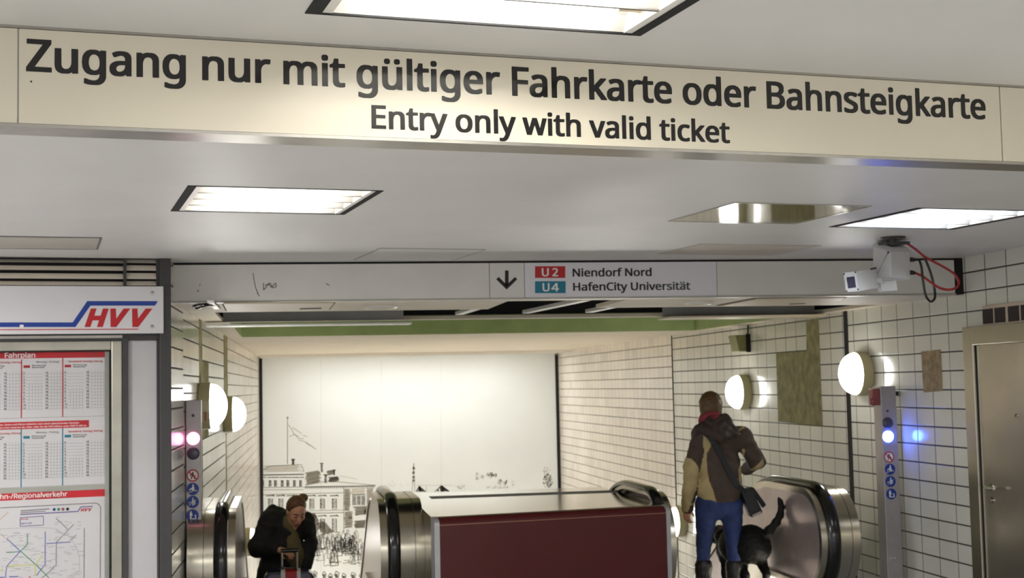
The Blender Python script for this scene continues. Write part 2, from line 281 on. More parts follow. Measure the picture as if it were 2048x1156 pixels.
# ---------------------------------------------------------------- lettering
ADV, GLY = json.loads(r'''[{"A":0.429,"B":0.437,"C":0.424,"D":0.49,"E":0.373,"F":0.349,"G":0.489,"H":0.498,"I":0.228,"J":0.183,"K":0.416,"L":0.352,"M":0.609,"N":0.51,"O":0.525,"P":0.406,"R":0.418,"S":0.369,"T":0.373,"U":0.491,"V":0.403,"W":0.625,"X":0.394,"Z":0.384,"a":0.377,"b":0.413,"c":0.322,"d":0.413,"e":0.379,"f":0.231,"g":0.413,"h":0.415,"i":0.173,"j":0.173,"k":0.359,"l":0.173,"m":0.628,"n":0.415,"o":0.406,"p":0.413,"r":0.277,"s":0.322,"t":0.242,"u":0.415,"v":0.341,"w":0.528,"y":0.343,"z":0.316,"0":0.384,"1":0.384,"2":0.384,"3":0.384,"4":0.384,"5":0.384,"6":0.384,"7":0.384,"8":0.384,"9":0.384,"-":0.216,"/":0.25,".":0.18,",":0.18,":":0.18,"ä":0.377,"ü":0.415," ":0.175},{"A":[[225,-4,225,4,131,244,128,247,86,246,80,236,-6,16,-10,4,-10,-4,-6,-6,40,-5,68,68,144,68,172,-2,174,-5,222,-7],[108,171,131,108,84,107]],"B":[[24,245,23,244,23,-4,26,-6,138,-6,162,-1,184,10,200,26,208,44,210,54,210,82,203,104,194,115,173,126,191,142,197,150,201,162,202,194,199,206,193,218,180,231,168,237,148,243,120,246],[73,32,74,106,124,105,140,100,150,92,155,84,158,70,155,56,144,41,138,37,118,32],[73,208,116,207,132,203,142,198,149,186,151,176,148,164,144,156,136,149,122,145,74,144]],"C":[[210,235,186,244,166,248,106,248,86,243,68,235,52,224,33,204,20,180,13,156,10,126,11,96,16,68,27,42,38,26,56,9,78,-2,108,-9,160,-9,188,-4,202,2,202,36,198,38,182,38,148,30,126,30,104,36,90,46,77,62,67,84,63,106,63,134,67,154,73,170,84,186,100,200,118,208,142,210,158,207,182,197,196,197,200,200,212,224,212,232]],"D":[[24,-5,118,-6,142,-3,164,3,180,11,196,22,211,36,224,58,231,80,235,114,234,146,230,168,219,194,210,206,192,223,166,237,134,245,26,246,23,244,23,-4],[74,32,73,208,102,208,132,203,150,195,163,184,171,172,178,156,182,136,182,112,180,96,173,74,160,56,142,42,118,34]],"E":[[176,-5,177,-4,177,30,174,33,73,34,74,106,168,106,171,108,171,142,168,144,74,144,73,206,174,207,177,210,177,244,174,246,24,245,23,244,23,-4,26,-6]],"F":[[26,-6,70,-6,73,-4,74,96,166,96,170,98,170,132,166,134,73,134,73,206,174,207,177,210,177,244,176,245,26,246,23,244,23,-4]],"G":[[228,4,230,6,230,130,228,132,130,133,127,130,127,96,128,95,179,94,179,34,160,30,136,29,118,32,102,38,88,48,80,58,71,74,65,92,62,114,64,142,72,166,84,184,96,196,114,205,134,210,164,208,196,197,212,197,216,200,226,224,226,232,214,239,184,247,168,249,124,249,92,243,58,228,40,210,25,190,16,168,12,150,10,114,13,82,21,56,34,32,48,17,66,5,84,-3,104,-8,178,-8,202,-4]],"H":[[224,-5,226,-4,226,244,222,246,180,246,176,244,176,144,74,144,73,244,70,246,24,245,23,244,23,-4,26,-6,70,-6,73,-4,74,106,176,106,176,-4,180,-6]],"I":[[6,246,3,244,3,218,6,216,32,210,32,30,8,24,3,20,3,-4,6,-6,106,-6,110,-4,110,22,106,24,82,30,82,210,104,215,110,218,110,244,106,246]],"J":[[68,246,24,246,21,244,20,-8,15,-20,4,-29,-4,-31,-16,-28,-32,-28,-36,-30,-37,-64,-28,-68,-18,-70,12,-70,32,-66,46,-58,57,-48,64,-38,68,-28,71,-12,71,244]],"K":[[216,-5,217,6,215,8,123,134,127,140,214,236,214,244,210,246,160,245,74,149,73,244,70,246,24,245,23,244,23,-4,26,-6,70,-6,73,-4,73,88,86,99,164,-5]],"L":[[26,246,23,244,23,-4,26,-6,176,-5,178,-4,178,30,174,33,73,34,73,244,70,246]],"M":[[280,245,222,246,217,242,152,73,88,242,84,246,24,245,23,244,22,-4,26,-7,40,-7,66,-6,70,-4,70,142,72,147,128,-4,132,-6,170,-6,175,0,232,149,232,-4,236,-6,280,-5,282,-4,282,244]],"N":[[24,-6,66,-6,70,-4,70,162,176,-2,180,-6,230,-6,233,-4,233,244,232,245,188,246,184,244,184,78,78,244,74,246,26,246,23,244,22,-4]],"O":[[62,6,80,-3,100,-8,162,-8,182,-3,204,9,224,26,234,40,246,68,251,94,252,134,249,160,242,184,233,202,225,212,200,234,182,243,162,248,100,248,78,242,62,234,46,222,30,204,18,178,12,152,10,114,13,82,22,52,32,34,46,18],[128,29,116,31,98,38,85,48,77,60,71,72,64,98,63,134,71,168,77,180,88,195,96,201,112,208,140,210,160,205,170,199,176,194,187,178,196,154,200,116,198,96,192,72,181,52,174,45,160,35,148,31]],"P":[[26,-6,70,-6,73,-4,74,87,120,88,148,95,170,107,186,126,191,136,196,156,195,190,192,200,184,216,164,233,142,242,112,246,26,246,23,244,23,-4],[74,125,73,208,106,207,122,203,130,198,139,188,144,176,144,160,141,150,136,142,126,133,112,128]],"R":[[24,245,23,244,23,-4,26,-6,70,-6,73,-4,73,92,102,93,160,-5,212,-5,214,4,153,104,176,119,185,128,193,144,196,158,196,186,191,206,184,218,166,233,156,238,134,244,114,246],[74,208,118,205,132,199,138,192,144,178,144,162,138,148,132,141,122,135,106,131,73,132]],"S":[[10,2,30,-5,54,-9,114,-8,126,-5,148,5,169,24,178,48,179,72,176,90,168,104,156,116,138,128,78,154,65,166,62,174,61,184,66,196,74,204,90,210,116,208,144,198,160,198,164,200,173,226,172,235,152,243,128,248,78,249,58,245,40,237,28,228,20,220,13,206,10,194,11,164,20,140,32,128,46,118,66,108,94,98,116,85,125,74,128,58,124,48,116,38,106,33,88,29,54,33,26,43,10,43,7,40,7,4]],"T":[[72,-6,114,-6,118,-4,118,206,192,208,193,210,193,244,190,246,-4,246,-7,244,-7,210,-4,207,68,206,68,-4]],"U":[[22,245,20,244,20,76,24,50,36,26,48,12,62,2,80,-5,100,-9,144,-9,158,-7,174,-2,188,6,198,13,211,28,218,42,224,64,225,244,222,246,178,246,175,244,175,80,173,68,166,52,156,40,142,32,120,29,102,33,90,39,78,54,72,70,70,88,70,244,66,246]],"V":[[-10,244,-10,234,75,-4,78,-6,124,-5,129,4,209,228,211,244,208,246,162,246,159,244,100,76,42,244,38,246,-6,246]],"W":[[318,244,314,246,270,246,266,244,228,90,180,245,132,246,129,244,84,91,46,244,42,246,-4,245,-6,234,57,-4,60,-6,104,-6,108,-4,156,158,203,-4,206,-7,252,-5,255,-2,317,230]],"X":[[204,-5,205,4,203,8,128,126,200,236,200,244,196,246,150,245,98,166,48,245,-2,245,-3,244,-2,232,68,124,-8,6,-8,-4,-4,-6,42,-5,98,84,152,-5]],"Z":[[184,245,10,246,7,244,7,210,10,207,122,206,3,28,3,-4,4,-5,186,-6,189,-4,189,30,186,33,66,34,185,212,186,244]],"a":[[170,-5,171,-4,171,138,167,156,161,166,150,177,138,184,116,189,78,189,64,187,46,182,26,173,25,164,36,140,52,139,72,148,92,153,104,151,110,148,118,140,122,126,122,114,80,113,56,109,38,103,22,92,14,84,8,72,5,56,7,28,16,10,28,0,38,-5,54,-9,94,-9,104,-7,118,-1,128,6,129,-2,134,-6],[122,80,122,68,119,54,113,44,106,36,94,30,82,27,70,29,62,34,56,50,60,62,68,71,74,75,90,79]],"b":[[22,261,19,258,19,-4,22,-6,56,-6,60,-4,61,2,64,4,68,0,88,-8,132,-9,150,-4,160,1,168,6,184,24,189,34,196,56,198,72,198,108,196,124,188,148,179,162,168,173,154,182,142,187,130,189,96,189,76,184,68,179,68,258,64,261],[114,28,98,29,88,33,82,38,72,58,68,84,70,114,78,136,88,147,104,152,116,151,126,146,136,136,143,122,147,100,146,70,140,50,128,34]],"c":[[158,180,144,185,124,189,82,189,72,187,54,181,42,174,28,160,21,150,13,132,9,112,8,82,10,60,15,40,22,26,42,5,58,-3,80,-9,132,-8,150,-2,157,2,157,36,154,39,140,39,130,34,110,29,96,29,80,35,71,44,65,56,60,74,59,92,60,106,65,124,71,134,82,145,94,150,106,151,132,143,148,143,152,146,160,168,160,178]],"d":[[186,260,142,261,138,258,138,180,114,189,68,188,56,184,44,178,36,172,23,156,16,142,10,120,8,96,10,60,15,40,22,24,27,18,46,1,56,-4,74,-9,112,-9,128,-5,142,4,144,-4,148,-6,184,-6,188,-4,188,258],[94,152,102,152,114,149,126,140,134,124,138,106,138,70,132,48,122,35,104,28,86,30,80,33,71,42,64,56,59,82,60,104,66,126,78,145]],"e":[[128,187,118,189,80,189,56,182,38,170,27,158,21,150,13,130,9,110,8,82,10,62,16,40,25,24,38,10,48,3,70,-6,84,-9,132,-9,152,-5,174,4,174,38,172,39,156,40,126,30,112,28,98,29,88,32,78,38,68,50,62,64,60,78,178,78,182,80,182,120,179,136,172,152,166,162,152,175],[62,114,67,132,74,142,86,150,98,153,114,148,122,140,127,130,131,114]],"f":[[30,-6,72,-6,76,-4,76,150,118,151,122,154,122,184,118,186,76,186,78,208,83,218,94,226,100,226,116,221,132,222,140,246,140,254,136,258,114,263,80,263,56,256,39,242,32,230,27,210,27,186,0,178,-5,174,-5,154,-4,152,27,150,27,-4]],"g":[[186,185,148,186,144,184,142,176,130,184,112,189,74,189,64,187,44,178,28,162,22,154,14,136,10,120,8,84,13,46,26,20,38,7,48,0,74,-9,112,-9,128,-5,136,0,139,-2,136,-22,130,-34,122,-42,110,-48,100,-50,82,-49,58,-44,40,-36,24,-37,23,-38,23,-74,24,-75,40,-81,68,-86,122,-86,140,-82,152,-77,164,-69,177,-54,185,-36,188,-18,188,184],[94,152,114,148,128,136,135,122,139,98,138,66,131,46,127,40,118,32,100,27,84,31,71,42,63,60,59,82,60,106,67,130,80,146]],"h":[[20,260,19,258,19,-4,22,-6,64,-6,68,-4,68,98,71,118,79,138,86,145,100,151,114,152,130,145,136,136,140,126,141,-4,144,-6,188,-5,190,-4,190,134,187,150,182,162,177,168,164,179,154,184,140,188,98,189,88,187,68,179,68,258,64,261]],"i":[[22,-6,64,-6,68,-4,68,184,64,186,22,186,19,184,19,-4],[68,212,71,220,71,238,69,244,62,251,54,254,34,254,22,249,18,244,16,238,16,220,19,212,24,207,32,204,56,204]],"j":[[64,186,22,186,19,184,18,-34,14,-44,8,-48,-2,-49,-8,-47,-24,-47,-28,-50,-28,-80,-24,-84,-8,-87,18,-87,38,-83,50,-77,57,-70,66,-52,68,-40,68,184],[68,212,71,220,71,238,69,244,62,251,54,254,34,254,22,249,18,244,16,238,16,220,19,212,24,207,32,204,56,204]],"k":[[22,261,19,258,19,-4,22,-6,64,-6,68,-4,68,62,76,69,132,-5,184,-5,186,4,184,8,112,102,181,176,181,184,178,186,128,185,68,123,68,258,64,261]],"l":[[22,-6,64,-6,68,-4,68,258,64,261,22,261,19,258,19,-4]],"m":[[297,-4,296,140,293,152,287,166,274,179,260,186,246,189,206,189,190,184,180,179,168,170,156,181,132,189,94,189,78,185,64,177,63,182,58,186,22,186,19,184,19,-4,20,-5,64,-6,68,-4,68,100,70,116,75,132,82,142,92,149,102,152,118,149,122,145,129,136,132,126,133,-4,134,-5,178,-6,182,-4,182,100,184,118,187,128,196,142,206,149,218,152,230,150,238,144,247,124,248,-4,252,-6,294,-6]],"n":[[188,-5,190,-4,190,134,185,156,179,166,164,180,150,186,136,189,96,189,76,183,64,176,63,182,58,186,20,185,19,184,19,-4,22,-6,64,-6,68,-4,68,100,71,118,79,138,86,145,100,151,114,152,130,145,136,136,140,126,141,-4,144,-6]],"o":[[154,2,168,12,180,26,189,44,193,60,195,74,195,106,191,130,184,146,172,164,162,173,146,182,132,187,122,189,82,189,70,187,50,179,36,168,23,154,15,138,10,118,8,96,9,68,13,50,22,30,31,18,44,6,60,-3,76,-8,122,-9,132,-7],[96,28,86,31,78,36,68,50,61,70,59,96,62,116,72,138,86,149,104,152,124,145,135,132,143,108,144,80,139,58,131,42,122,34,114,30]],"p":[[22,-87,64,-87,68,-84,68,1,78,-5,94,-9,132,-9,142,-7,158,0,168,7,179,18,190,36,195,52,198,72,198,108,193,136,181,160,166,175,148,185,132,189,94,189,78,185,64,176,63,184,60,186,22,186,19,184,19,-84],[114,28,104,28,92,31,80,42,72,60,68,84,70,114,77,134,88,147,104,152,122,149,134,138,142,124,147,102,147,80,141,54,135,44,128,35]],"r":[[22,-6,64,-6,68,-4,68,98,73,120,80,132,90,142,102,148,108,150,120,148,138,149,141,154,143,176,145,178,144,187,122,190,96,189,78,183,64,172,63,184,60,186,22,186,19,184,19,-4]],"s":[[10,2,30,-6,48,-9,96,-9,126,-1,145,14,154,30,156,42,156,60,150,78,140,88,130,95,68,122,59,130,56,138,64,148,80,153,98,151,124,142,138,142,143,146,152,166,150,177,132,184,108,189,64,189,40,183,26,176,15,166,9,154,7,146,7,124,14,106,34,90,94,63,104,54,107,46,105,40,98,32,82,27,62,28,38,35,26,41,10,41,7,38,7,4]],"t":[[122,-4,124,-2,124,28,122,30,106,31,96,28,86,28,80,31,73,40,70,58,70,150,122,152,123,154,123,184,120,186,70,186,70,224,66,227,36,227,32,224,22,188,-5,174,-5,154,-4,152,21,150,21,36,24,22,29,12,38,2,56,-7,78,-10,94,-10,114,-7]],"u":[[18,185,17,184,16,58,20,30,28,14,42,1,56,-6,72,-9,112,-9,128,-5,142,3,145,-4,148,-6,188,-5,189,-4,189,184,186,186,142,186,139,184,139,76,136,60,129,44,118,33,104,28,92,28,82,32,75,38,71,44,67,56,66,184,62,186]],"v":[[-10,184,-8,170,58,-4,62,-6,110,-5,115,2,180,174,180,184,176,186,132,186,128,182,86,63,42,184,38,186,-6,186]],"w":[[-6,184,-6,174,42,-2,44,-5,94,-6,97,-4,132,105,165,-2,170,-6,216,-6,221,-2,268,166,270,174,268,185,224,186,220,184,192,76,158,185,110,186,106,184,72,78,45,182,40,186,-2,186]],"y":[[-4,-84,12,-87,38,-87,56,-84,72,-76,89,-58,105,-26,180,172,181,184,180,185,132,186,129,184,86,66,42,184,38,186,-6,186,-9,184,-9,174,61,0,49,-30,36,-46,24,-50,-2,-48,-6,-50,-6,-82]],"z":[[4,-5,152,-6,155,-4,155,26,152,29,65,30,151,152,152,184,150,185,12,186,9,184,9,154,12,151,92,151,92,150,3,24,3,-4]],"0":[[122,-8,140,-1,156,11,167,24,177,46,183,72,186,108,185,148,181,176,177,192,166,216,148,235,140,241,116,249,88,250,70,248,48,239,31,224,18,202,13,188,8,160,6,130,7,92,11,64,17,44,26,24,31,18,50,0,64,-6,76,-9],[96,28,78,35,69,46,60,72,56,106,57,148,63,180,73,200,82,208,94,212,104,210,112,206,120,198,125,188,133,160,136,126,133,80,125,52,120,42,112,34]],"1":[[126,-6,129,-4,129,244,126,246,88,246,22,196,20,194,20,186,31,170,38,164,52,164,80,184,80,-4,84,-6]],"2":[[8,-5,182,-6,185,-4,185,30,182,33,73,34,145,106,162,130,170,146,175,168,175,190,173,202,163,222,146,238,130,245,118,248,74,249,46,242,24,231,9,220,9,210,28,189,42,189,62,203,84,211,98,211,106,208,117,200,122,190,124,184,124,170,114,144,100,124,6,28,6,-4]],"3":[[6,4,26,-4,46,-8,106,-9,132,-4,150,4,158,10,174,28,181,44,183,56,183,80,180,94,173,106,162,117,143,126,154,133,166,146,172,156,176,178,175,198,172,210,164,224,150,237,138,243,120,248,70,249,40,242,22,233,7,222,8,212,24,192,38,192,64,206,86,212,106,209,118,200,124,190,125,178,122,168,116,158,108,151,90,144,44,141,42,140,42,108,46,105,90,104,112,98,120,93,127,86,130,80,132,66,129,54,123,44,114,35,96,29,66,29,48,33,24,43,8,43,5,40,5,6]],"4":[[156,247,112,247,109,244,-3,84,-3,50,0,48,112,48,112,-4,116,-6,158,-5,160,-4,160,48,192,48,195,50,195,84,192,87,160,88,160,244],[112,170,112,88,54,87]],"5":[[164,245,30,246,26,244,17,122,34,111,50,111,78,116,96,115,110,111,124,100,130,88,132,66,128,52,120,41,104,32,94,29,80,28,66,30,44,36,28,44,12,43,11,42,11,6,12,4,32,-4,58,-9,112,-8,132,-3,146,4,158,12,173,30,181,50,183,88,178,110,170,124,154,139,132,149,112,153,66,152,72,207,162,207,166,210,166,244]],"6":[[126,-8,140,-4,160,8,169,18,179,34,186,60,186,94,181,114,174,128,164,139,142,152,124,156,88,156,74,153,62,147,62,152,66,166,76,186,86,198,96,205,110,210,128,213,150,209,164,209,168,212,168,244,164,247,152,249,108,249,92,247,76,242,52,229,35,212,21,186,14,164,9,132,8,96,11,64,17,44,31,18,52,1,72,-7,82,-9],[102,28,88,31,74,42,65,56,59,76,61,92,70,106,80,114,96,120,106,120,120,114,130,104,137,82,136,64,129,46,116,33]],"7":[[40,-6,84,-6,89,-2,185,210,186,244,184,245,8,246,5,244,5,210,8,207,129,206,36,6,36,-4]],"8":[[58,245,34,232,20,216,15,202,14,174,18,158,26,146,48,126,32,116,18,102,10,88,6,70,8,40,11,30,19,18,28,8,46,-2,74,-9,118,-9,134,-6,154,3,168,14,178,26,184,42,185,76,179,94,164,111,141,128,160,141,174,160,178,178,176,206,167,224,158,233,140,243,114,249,76,249],[136,58,131,44,122,35,112,29,96,26,78,30,64,40,56,56,56,66,65,86,76,95,92,104,112,94,129,80,135,68],[98,148,84,154,69,168,63,184,68,200,74,206,94,213,106,211,116,207,124,198,128,188,127,176,123,168,112,157]],"9":[[68,248,52,243,36,233,23,220,13,204,7,178,7,146,11,128,21,110,32,99,54,87,66,84,106,84,132,92,122,62,115,50,98,36,84,30,68,27,54,28,44,31,28,31,24,28,24,-4,28,-7,40,-9,72,-10,102,-7,120,-1,144,14,159,30,171,50,180,80,184,108,185,148,183,170,176,196,162,220,150,233,124,246,110,249],[92,212,108,207,122,194,132,174,134,152,128,140,120,130,106,122,90,119,74,124,66,132,59,144,56,168,58,180,65,196,78,207]],"-":[[105,74,105,106,102,109,6,109,3,106,3,74,6,71,102,71]],"/":[[130,245,86,246,82,242,-5,10,-6,-4,-4,-5,38,-6,43,-2,130,230,131,244]],".":[[73,36,64,44,56,47,34,47,24,43,17,36,14,28,14,8,16,2,22,-6,34,-11,56,-11,66,-7,72,-2,76,8,76,28]],",":[[6,-48,42,-49,46,-46,61,-12,73,24,74,40,72,44,24,45,20,42,13,0,4,-36]],":":[[73,36,64,44,56,47,34,47,24,43,17,36,14,28,14,8,16,2,22,-6,34,-11,56,-11,66,-7,72,-2,76,8,76,28],[73,180,64,188,56,191,34,191,24,187,17,180,14,172,14,152,17,144,24,137,32,133,58,133,64,136,73,144,76,152,76,172]],"ä":[[170,-5,171,-4,171,138,167,156,161,166,150,177,138,184,116,189,78,189,64,187,46,182,26,173,25,164,36,140,52,139,72,148,92,153,104,151,110,148,118,140,122,126,122,114,80,113,56,109,38,103,22,92,14,84,8,72,5,56,7,28,16,10,28,0,38,-5,54,-9,94,-9,104,-7,118,-1,128,6,129,-2,134,-6],[122,80,122,68,119,54,113,44,106,36,94,30,82,27,70,29,62,34,56,50,60,62,68,71,74,75,90,79],[69,213,71,220,71,237,70,242,63,249,56,251,37,251,26,247,23,242,21,237,21,220,24,213,28,208,36,205,58,205],[152,213,155,220,155,237,153,242,147,249,139,251,121,251,110,247,106,242,105,237,105,220,107,213,112,208,119,205,141,205]],"ü":[[18,185,17,184,16,58,20,30,28,14,42,1,56,-6,72,-9,112,-9,128,-5,142,3,145,-4,148,-6,188,-5,189,-4,189,184,186,186,142,186,139,184,139,76,136,60,129,44,118,33,104,28,92,28,82,32,75,38,71,44,67,56,66,184,62,186],[83,213,86,220,86,237,84,242,78,249,70,251,52,251,41,247,37,242,35,237,35,220,38,213,43,208,50,205,72,205],[167,213,170,220,170,237,168,242,161,249,154,251,136,251,125,247,121,242,119,237,119,220,122,213,126,208,134,205,156,205]]}]''')
def glyph_ext(ch):
    ys = [l[i] for l in GLY[ch] for i in range(1, len(l), 2)]; return max(ys)
CAPH = glyph_ext('H')/500
def text(mb, s, p0, ux, uz, cap, width=None, word=None):
    """flat letters: p0 = baseline start, ux along, uz up, cap = capital height, width = length of the ink"""
    p0, ux, uz = (np.array(q, float) for q in (p0, ux, uz)); k = cap/CAPH
    x = 0; items = []; xmin = None; xmax = 0; wi = 0
    for ch in s:
        wi += ch == ' '
        if ch in GLY:
            xs = [l[i]/500 for l in GLY[ch] for i in range(0, len(l), 2)]
            if xmin is None: xmin = x+min(xs)
            xmax = x+max(xs)
            if word is None or wi == word: items.append((ch, x))
        x += ADV.get(ch, .3)
    kx = k if width is None else width/(xmax-xmin)
    for ch, x in items:
        loops = [[Vector(((l[i]/500+x-xmin)*kx, l[i+1]/500*k, 0)) for i in range(0, len(l), 2)] for l in GLY[ch]]
        sa = lambda p: sum(a.x*b.y-b.x*a.y for a, b in zip(p, p[1:]+p[:1]))
        sg = sa(max(loops, key=lambda p: abs(sa(p))))
        for o in [p for p in loops if sa(p)*sg > 0]:
            x0, x1, y0, y1 = min(v.x for v in o), max(v.x for v in o), min(v.y for v in o), max(v.y for v in o)
            g = [o]+[p for p in loops if sa(p)*sg < 0 and x0 < p[0].x < x1 and y0 < p[0].y < y1]
            mb.add([p0+ux*v.x+uz*v.y for p in g for v in p], tessellate_polygon(g))

# ---------------------------------------------------------------- soft bodies: smooth union of round cones and ellipsoids, meshed by surface nets
class SDF:
    def __init__(s, vox=.01): s.p = []; s.vox = vox
    def cap(s, a, b, ra, rb=None, k=.03, sub=False): s.p.append(('c', np.array(a, float), np.array(b, float), ra, ra if rb is None else rb, k, sub)); return s
    def ell(s, c, r, k=.03, rot=None, sub=False): s.p.append(('e', np.array(c, float), np.array(r, float), None, rot, k, sub)); return s
    def field(s):
        v = s.vox; lo = np.full(3, 1e9); hi = -lo
        for p in s.p:
            if p[6]: continue
            if p[0] == 'c':
                r = max(p[3], p[4]); lo = np.minimum(lo, np.minimum(p[1], p[2])-r); hi = np.maximum(hi, np.maximum(p[1], p[2])+r)
            else: r = max(p[2]); lo = np.minimum(lo, p[1]-r); hi = np.maximum(hi, p[1]+r)
        lo -= 4*v; hi += 4*v
        n = np.ceil((hi-lo)/v).astype(int)+1
        F = np.full(n, 1.0, np.float32)
        for p in s.p:
            if p[0] == 'c':
                r = max(p[3], p[4])+.12; a = np.minimum(p[1], p[2])-r; b = np.maximum(p[1], p[2])+r
            else: r = max(p[2])+.12; a = p[1]-r; b = p[1]+r
            i0 = np.clip(np.floor((a-lo)/v).astype(int), 0, n-1); i1 = np.clip(np.ceil((b-lo)/v).astype(int)+1, 1, n)
            X, Y, Z = np.meshgrid(*[lo[q]+v*np.arange(i0[q], i1[q]) for q in range(3)], indexing='ij')
            if p[0] == 'c':
                ba = p[2]-p[1]; L2 = max(ba@ba, 1e-9)
                t = np.clip(((X-p[1][0])*ba[0]+(Y-p[1][1])*ba[1]+(Z-p[1][2])*ba[2])/L2, 0, 1)
                d = np.sqrt((X-p[1][0]-t*ba[0])**2+(Y-p[1][1]-t*ba[1])**2+(Z-p[1][2]-t*ba[2])**2)-(p[3]+(p[4]-p[3])*t)
            else:
                q = np.stack([X-p[1][0], Y-p[1][1], Z-p[1][2]], -1)
                if p[4] is not None: q = q@np.array(p[4])
                k1 = np.sqrt(((q/p[2])**2).sum(-1)); k2 = np.sqrt(((q/p[2]**2)**2).sum(-1))
                d = k1*(k1-1)/np.maximum(k2, 1e-6)
            sl = tuple(slice(i0[q], i1[q]) for q in range(3)); G = F[sl]; k = p[5]
            if p[6]:
                h = np.maximum(k-np.abs(G+d), 0)/k; F[sl] = np.maximum(G, -d)+h*h*k*.25
            else:
                h = np.maximum(k-np.abs(G-d), 0)/k; F[sl] = np.minimum(G, d)-h*h*k*.25
        return F, lo
    def mesh(s, noise=0, nscale=20):
        F, lo = s.field(); v = s.vox
        if noise:
            n = F.shape; X, Y, Z = np.meshgrid(*[lo[q]+v*np.arange(n[q]) for q in range(3)], indexing='ij')
            F = F + noise*(np.sin(X*nscale*1.3+np.sin(Z*nscale*.9)*1.7)*np.sin(Z*nscale*1.9+Y*nscale*.7+np.sin(X*nscale)*1.3)).astype(np.float32)
        S = F < 0; n = np.array(F.shape)-1
        cnt = np.zeros(n, np.int32); pos = np.zeros(tuple(n)+(3,), np.float64); ne = np.zeros(n, np.int32)
        def sub(A, o): return A[o[0]:o[0]+n[0], o[1]:o[1]+n[1], o[2]:o[2]+n[2]]
        for ax in range(3):
            for oa in (0, 1):
                for ob in (0, 1):
                    o = [0, 0, 0]; o[(ax+1) % 3] = oa; o[(ax+2) % 3] = ob; e = list(o); e[ax] = 1
                    fa, fb = sub(F, o), sub(F, e); cr = (fa < 0) != (fb < 0)
                    t = np.where(cr, fa/np.where(cr, fa-fb, 1), 0)
                    q = np.zeros(tuple(n)+(3,)); q[..., 0], q[..., 1], q[..., 2] = o; q[..., ax] += t
                    pos += np.where(cr[..., None], q, 0); ne += cr
        act = ne > 0; idx = np.full(n, -1, np.int64); idx[act] = np.arange(act.sum())
        I = np.argwhere(act); P = lo+v*(I+pos[act]/ne[act][:, None])
        faces = []
        for ax in range(3):
            b, c = (ax+1) % 3, (ax+2) % 3
            sl0 = [slice(None)]*3; sl1 = [slice(None)]*3; sl0[ax] = slice(0, -1); sl1[ax] = slice(1, None)
            ch = S[tuple(sl0)] != S[tuple(sl1)]; E = np.argwhere(ch)
            E = E[(E[:, b] > 0) & (E[:, c] > 0) & (E[:, b] < n[b]) & (E[:, c] < n[c])]
            db = np.zeros(3, int); db[b] = 1; dc = np.zeros(3, int); dc[c] = 1
            q = [idx[tuple((E-x).T)] for x in (db+dc, dc, np.zeros(3, int), db)]
            q = np.stack(q, 1); ins = S[tuple(E.T)]; q[~ins] = q[~ins][:, ::-1]
            faces.append(q[(q >= 0).all(1)])
        return P, np.vstack(faces)
    def build(s, name, mats, parent=None, loc=None, pick=None, noise=0, nscale=20, smooth_it=2):
        P, Q = s.mesh(noise, nscale)
        mb = MB(); mb.v = [tuple(p) for p in P]; mb.f = [list(q) for q in Q]; mb.m = [0]*len(Q)
        if pick: mb.m = [pick(P[q].mean(0)) for q in Q]
        o = mb.build(name, mats, parent, smooth=True, loc=loc)
        if smooth_it:
            md = o.modifiers.new('smooth', 'SMOOTH'); md.factor = .5; md.iterations = smooth_it
        return o

# ================================================================ THE SETTING
XR = 5.1                     # right wall
YB = 9.771                   # face of the direction beam at the head of the escalators
ZS = 2.47                    # escalator shaft ceiling
YM = 25.742                  # far wall
KA = HA + .0195              # information wall, nearly square to the hall
KU = np.array([math.cos(KA), math.sin(KA), 0]); KN = np.array([math.sin(KA), -math.cos(KA), 0])   # KN points to the viewer
KP = np.array([-.79, 9.5, 0])
def kp(u, z, d=0.): return KP + KU*u + np.array([0, 0, z]) + KN*d
def kuz(x, y):
    p = onP(x, y, KP, KN); return float((p-KP)@KU), float(p[2])
LP = np.array([-.487, YM, 0]); LA = math.radians(-1.0)
LN = np.array([math.cos(LA), math.sin(LA), 0]); LD = np.array([-math.sin(LA), math.cos(LA), 0])
def onL(x, y): return onP(x, y, LP, LN)
def lw(Y, z, d=0.):          # point on the left wall at depth Y
    t = (Y-YM)/LD[1]; return LP+LD*t+np.array([0, 0, z])+LN*d

T_R1 = tile_mat('wall_tile_near', 1.892, .1475, 9.742, .3035, srgb(224, 223, 210))
T_R2 = tile_mat('wall_tile_middle', 2.430, .1477, 11.82, .296, srgb(228, 225, 212), grout=(.05, .045, .032))
T_R3 = tile_mat('wall_tile_far', 2.347, .1462, 17.85, .236, srgb(236, 229, 216), grout=(.10, .075, .05), wz=.045)
T_L1 = tile_mat('left_tile_near', 2.439, .1400, 9.8, .27, srgb(222, 220, 210), wz=.06, wy=.018)
T_L2 = tile_mat('left_tile_second', 2.390, .1370, 10.95, .30, srgb(228, 224, 208), wz=.06, wy=.018)
T_L3 = tile_mat('left_tile_third', 2.399, .1375, 12.9, .30, srgb(230, 226, 212), wz=.06, wy=.018)
T_L4 = tile_mat('left_tile_far', 2.335, .1365, 16.2, .30, srgb(236, 226, 212), grout=(.10, .075, .05), wz=.045)

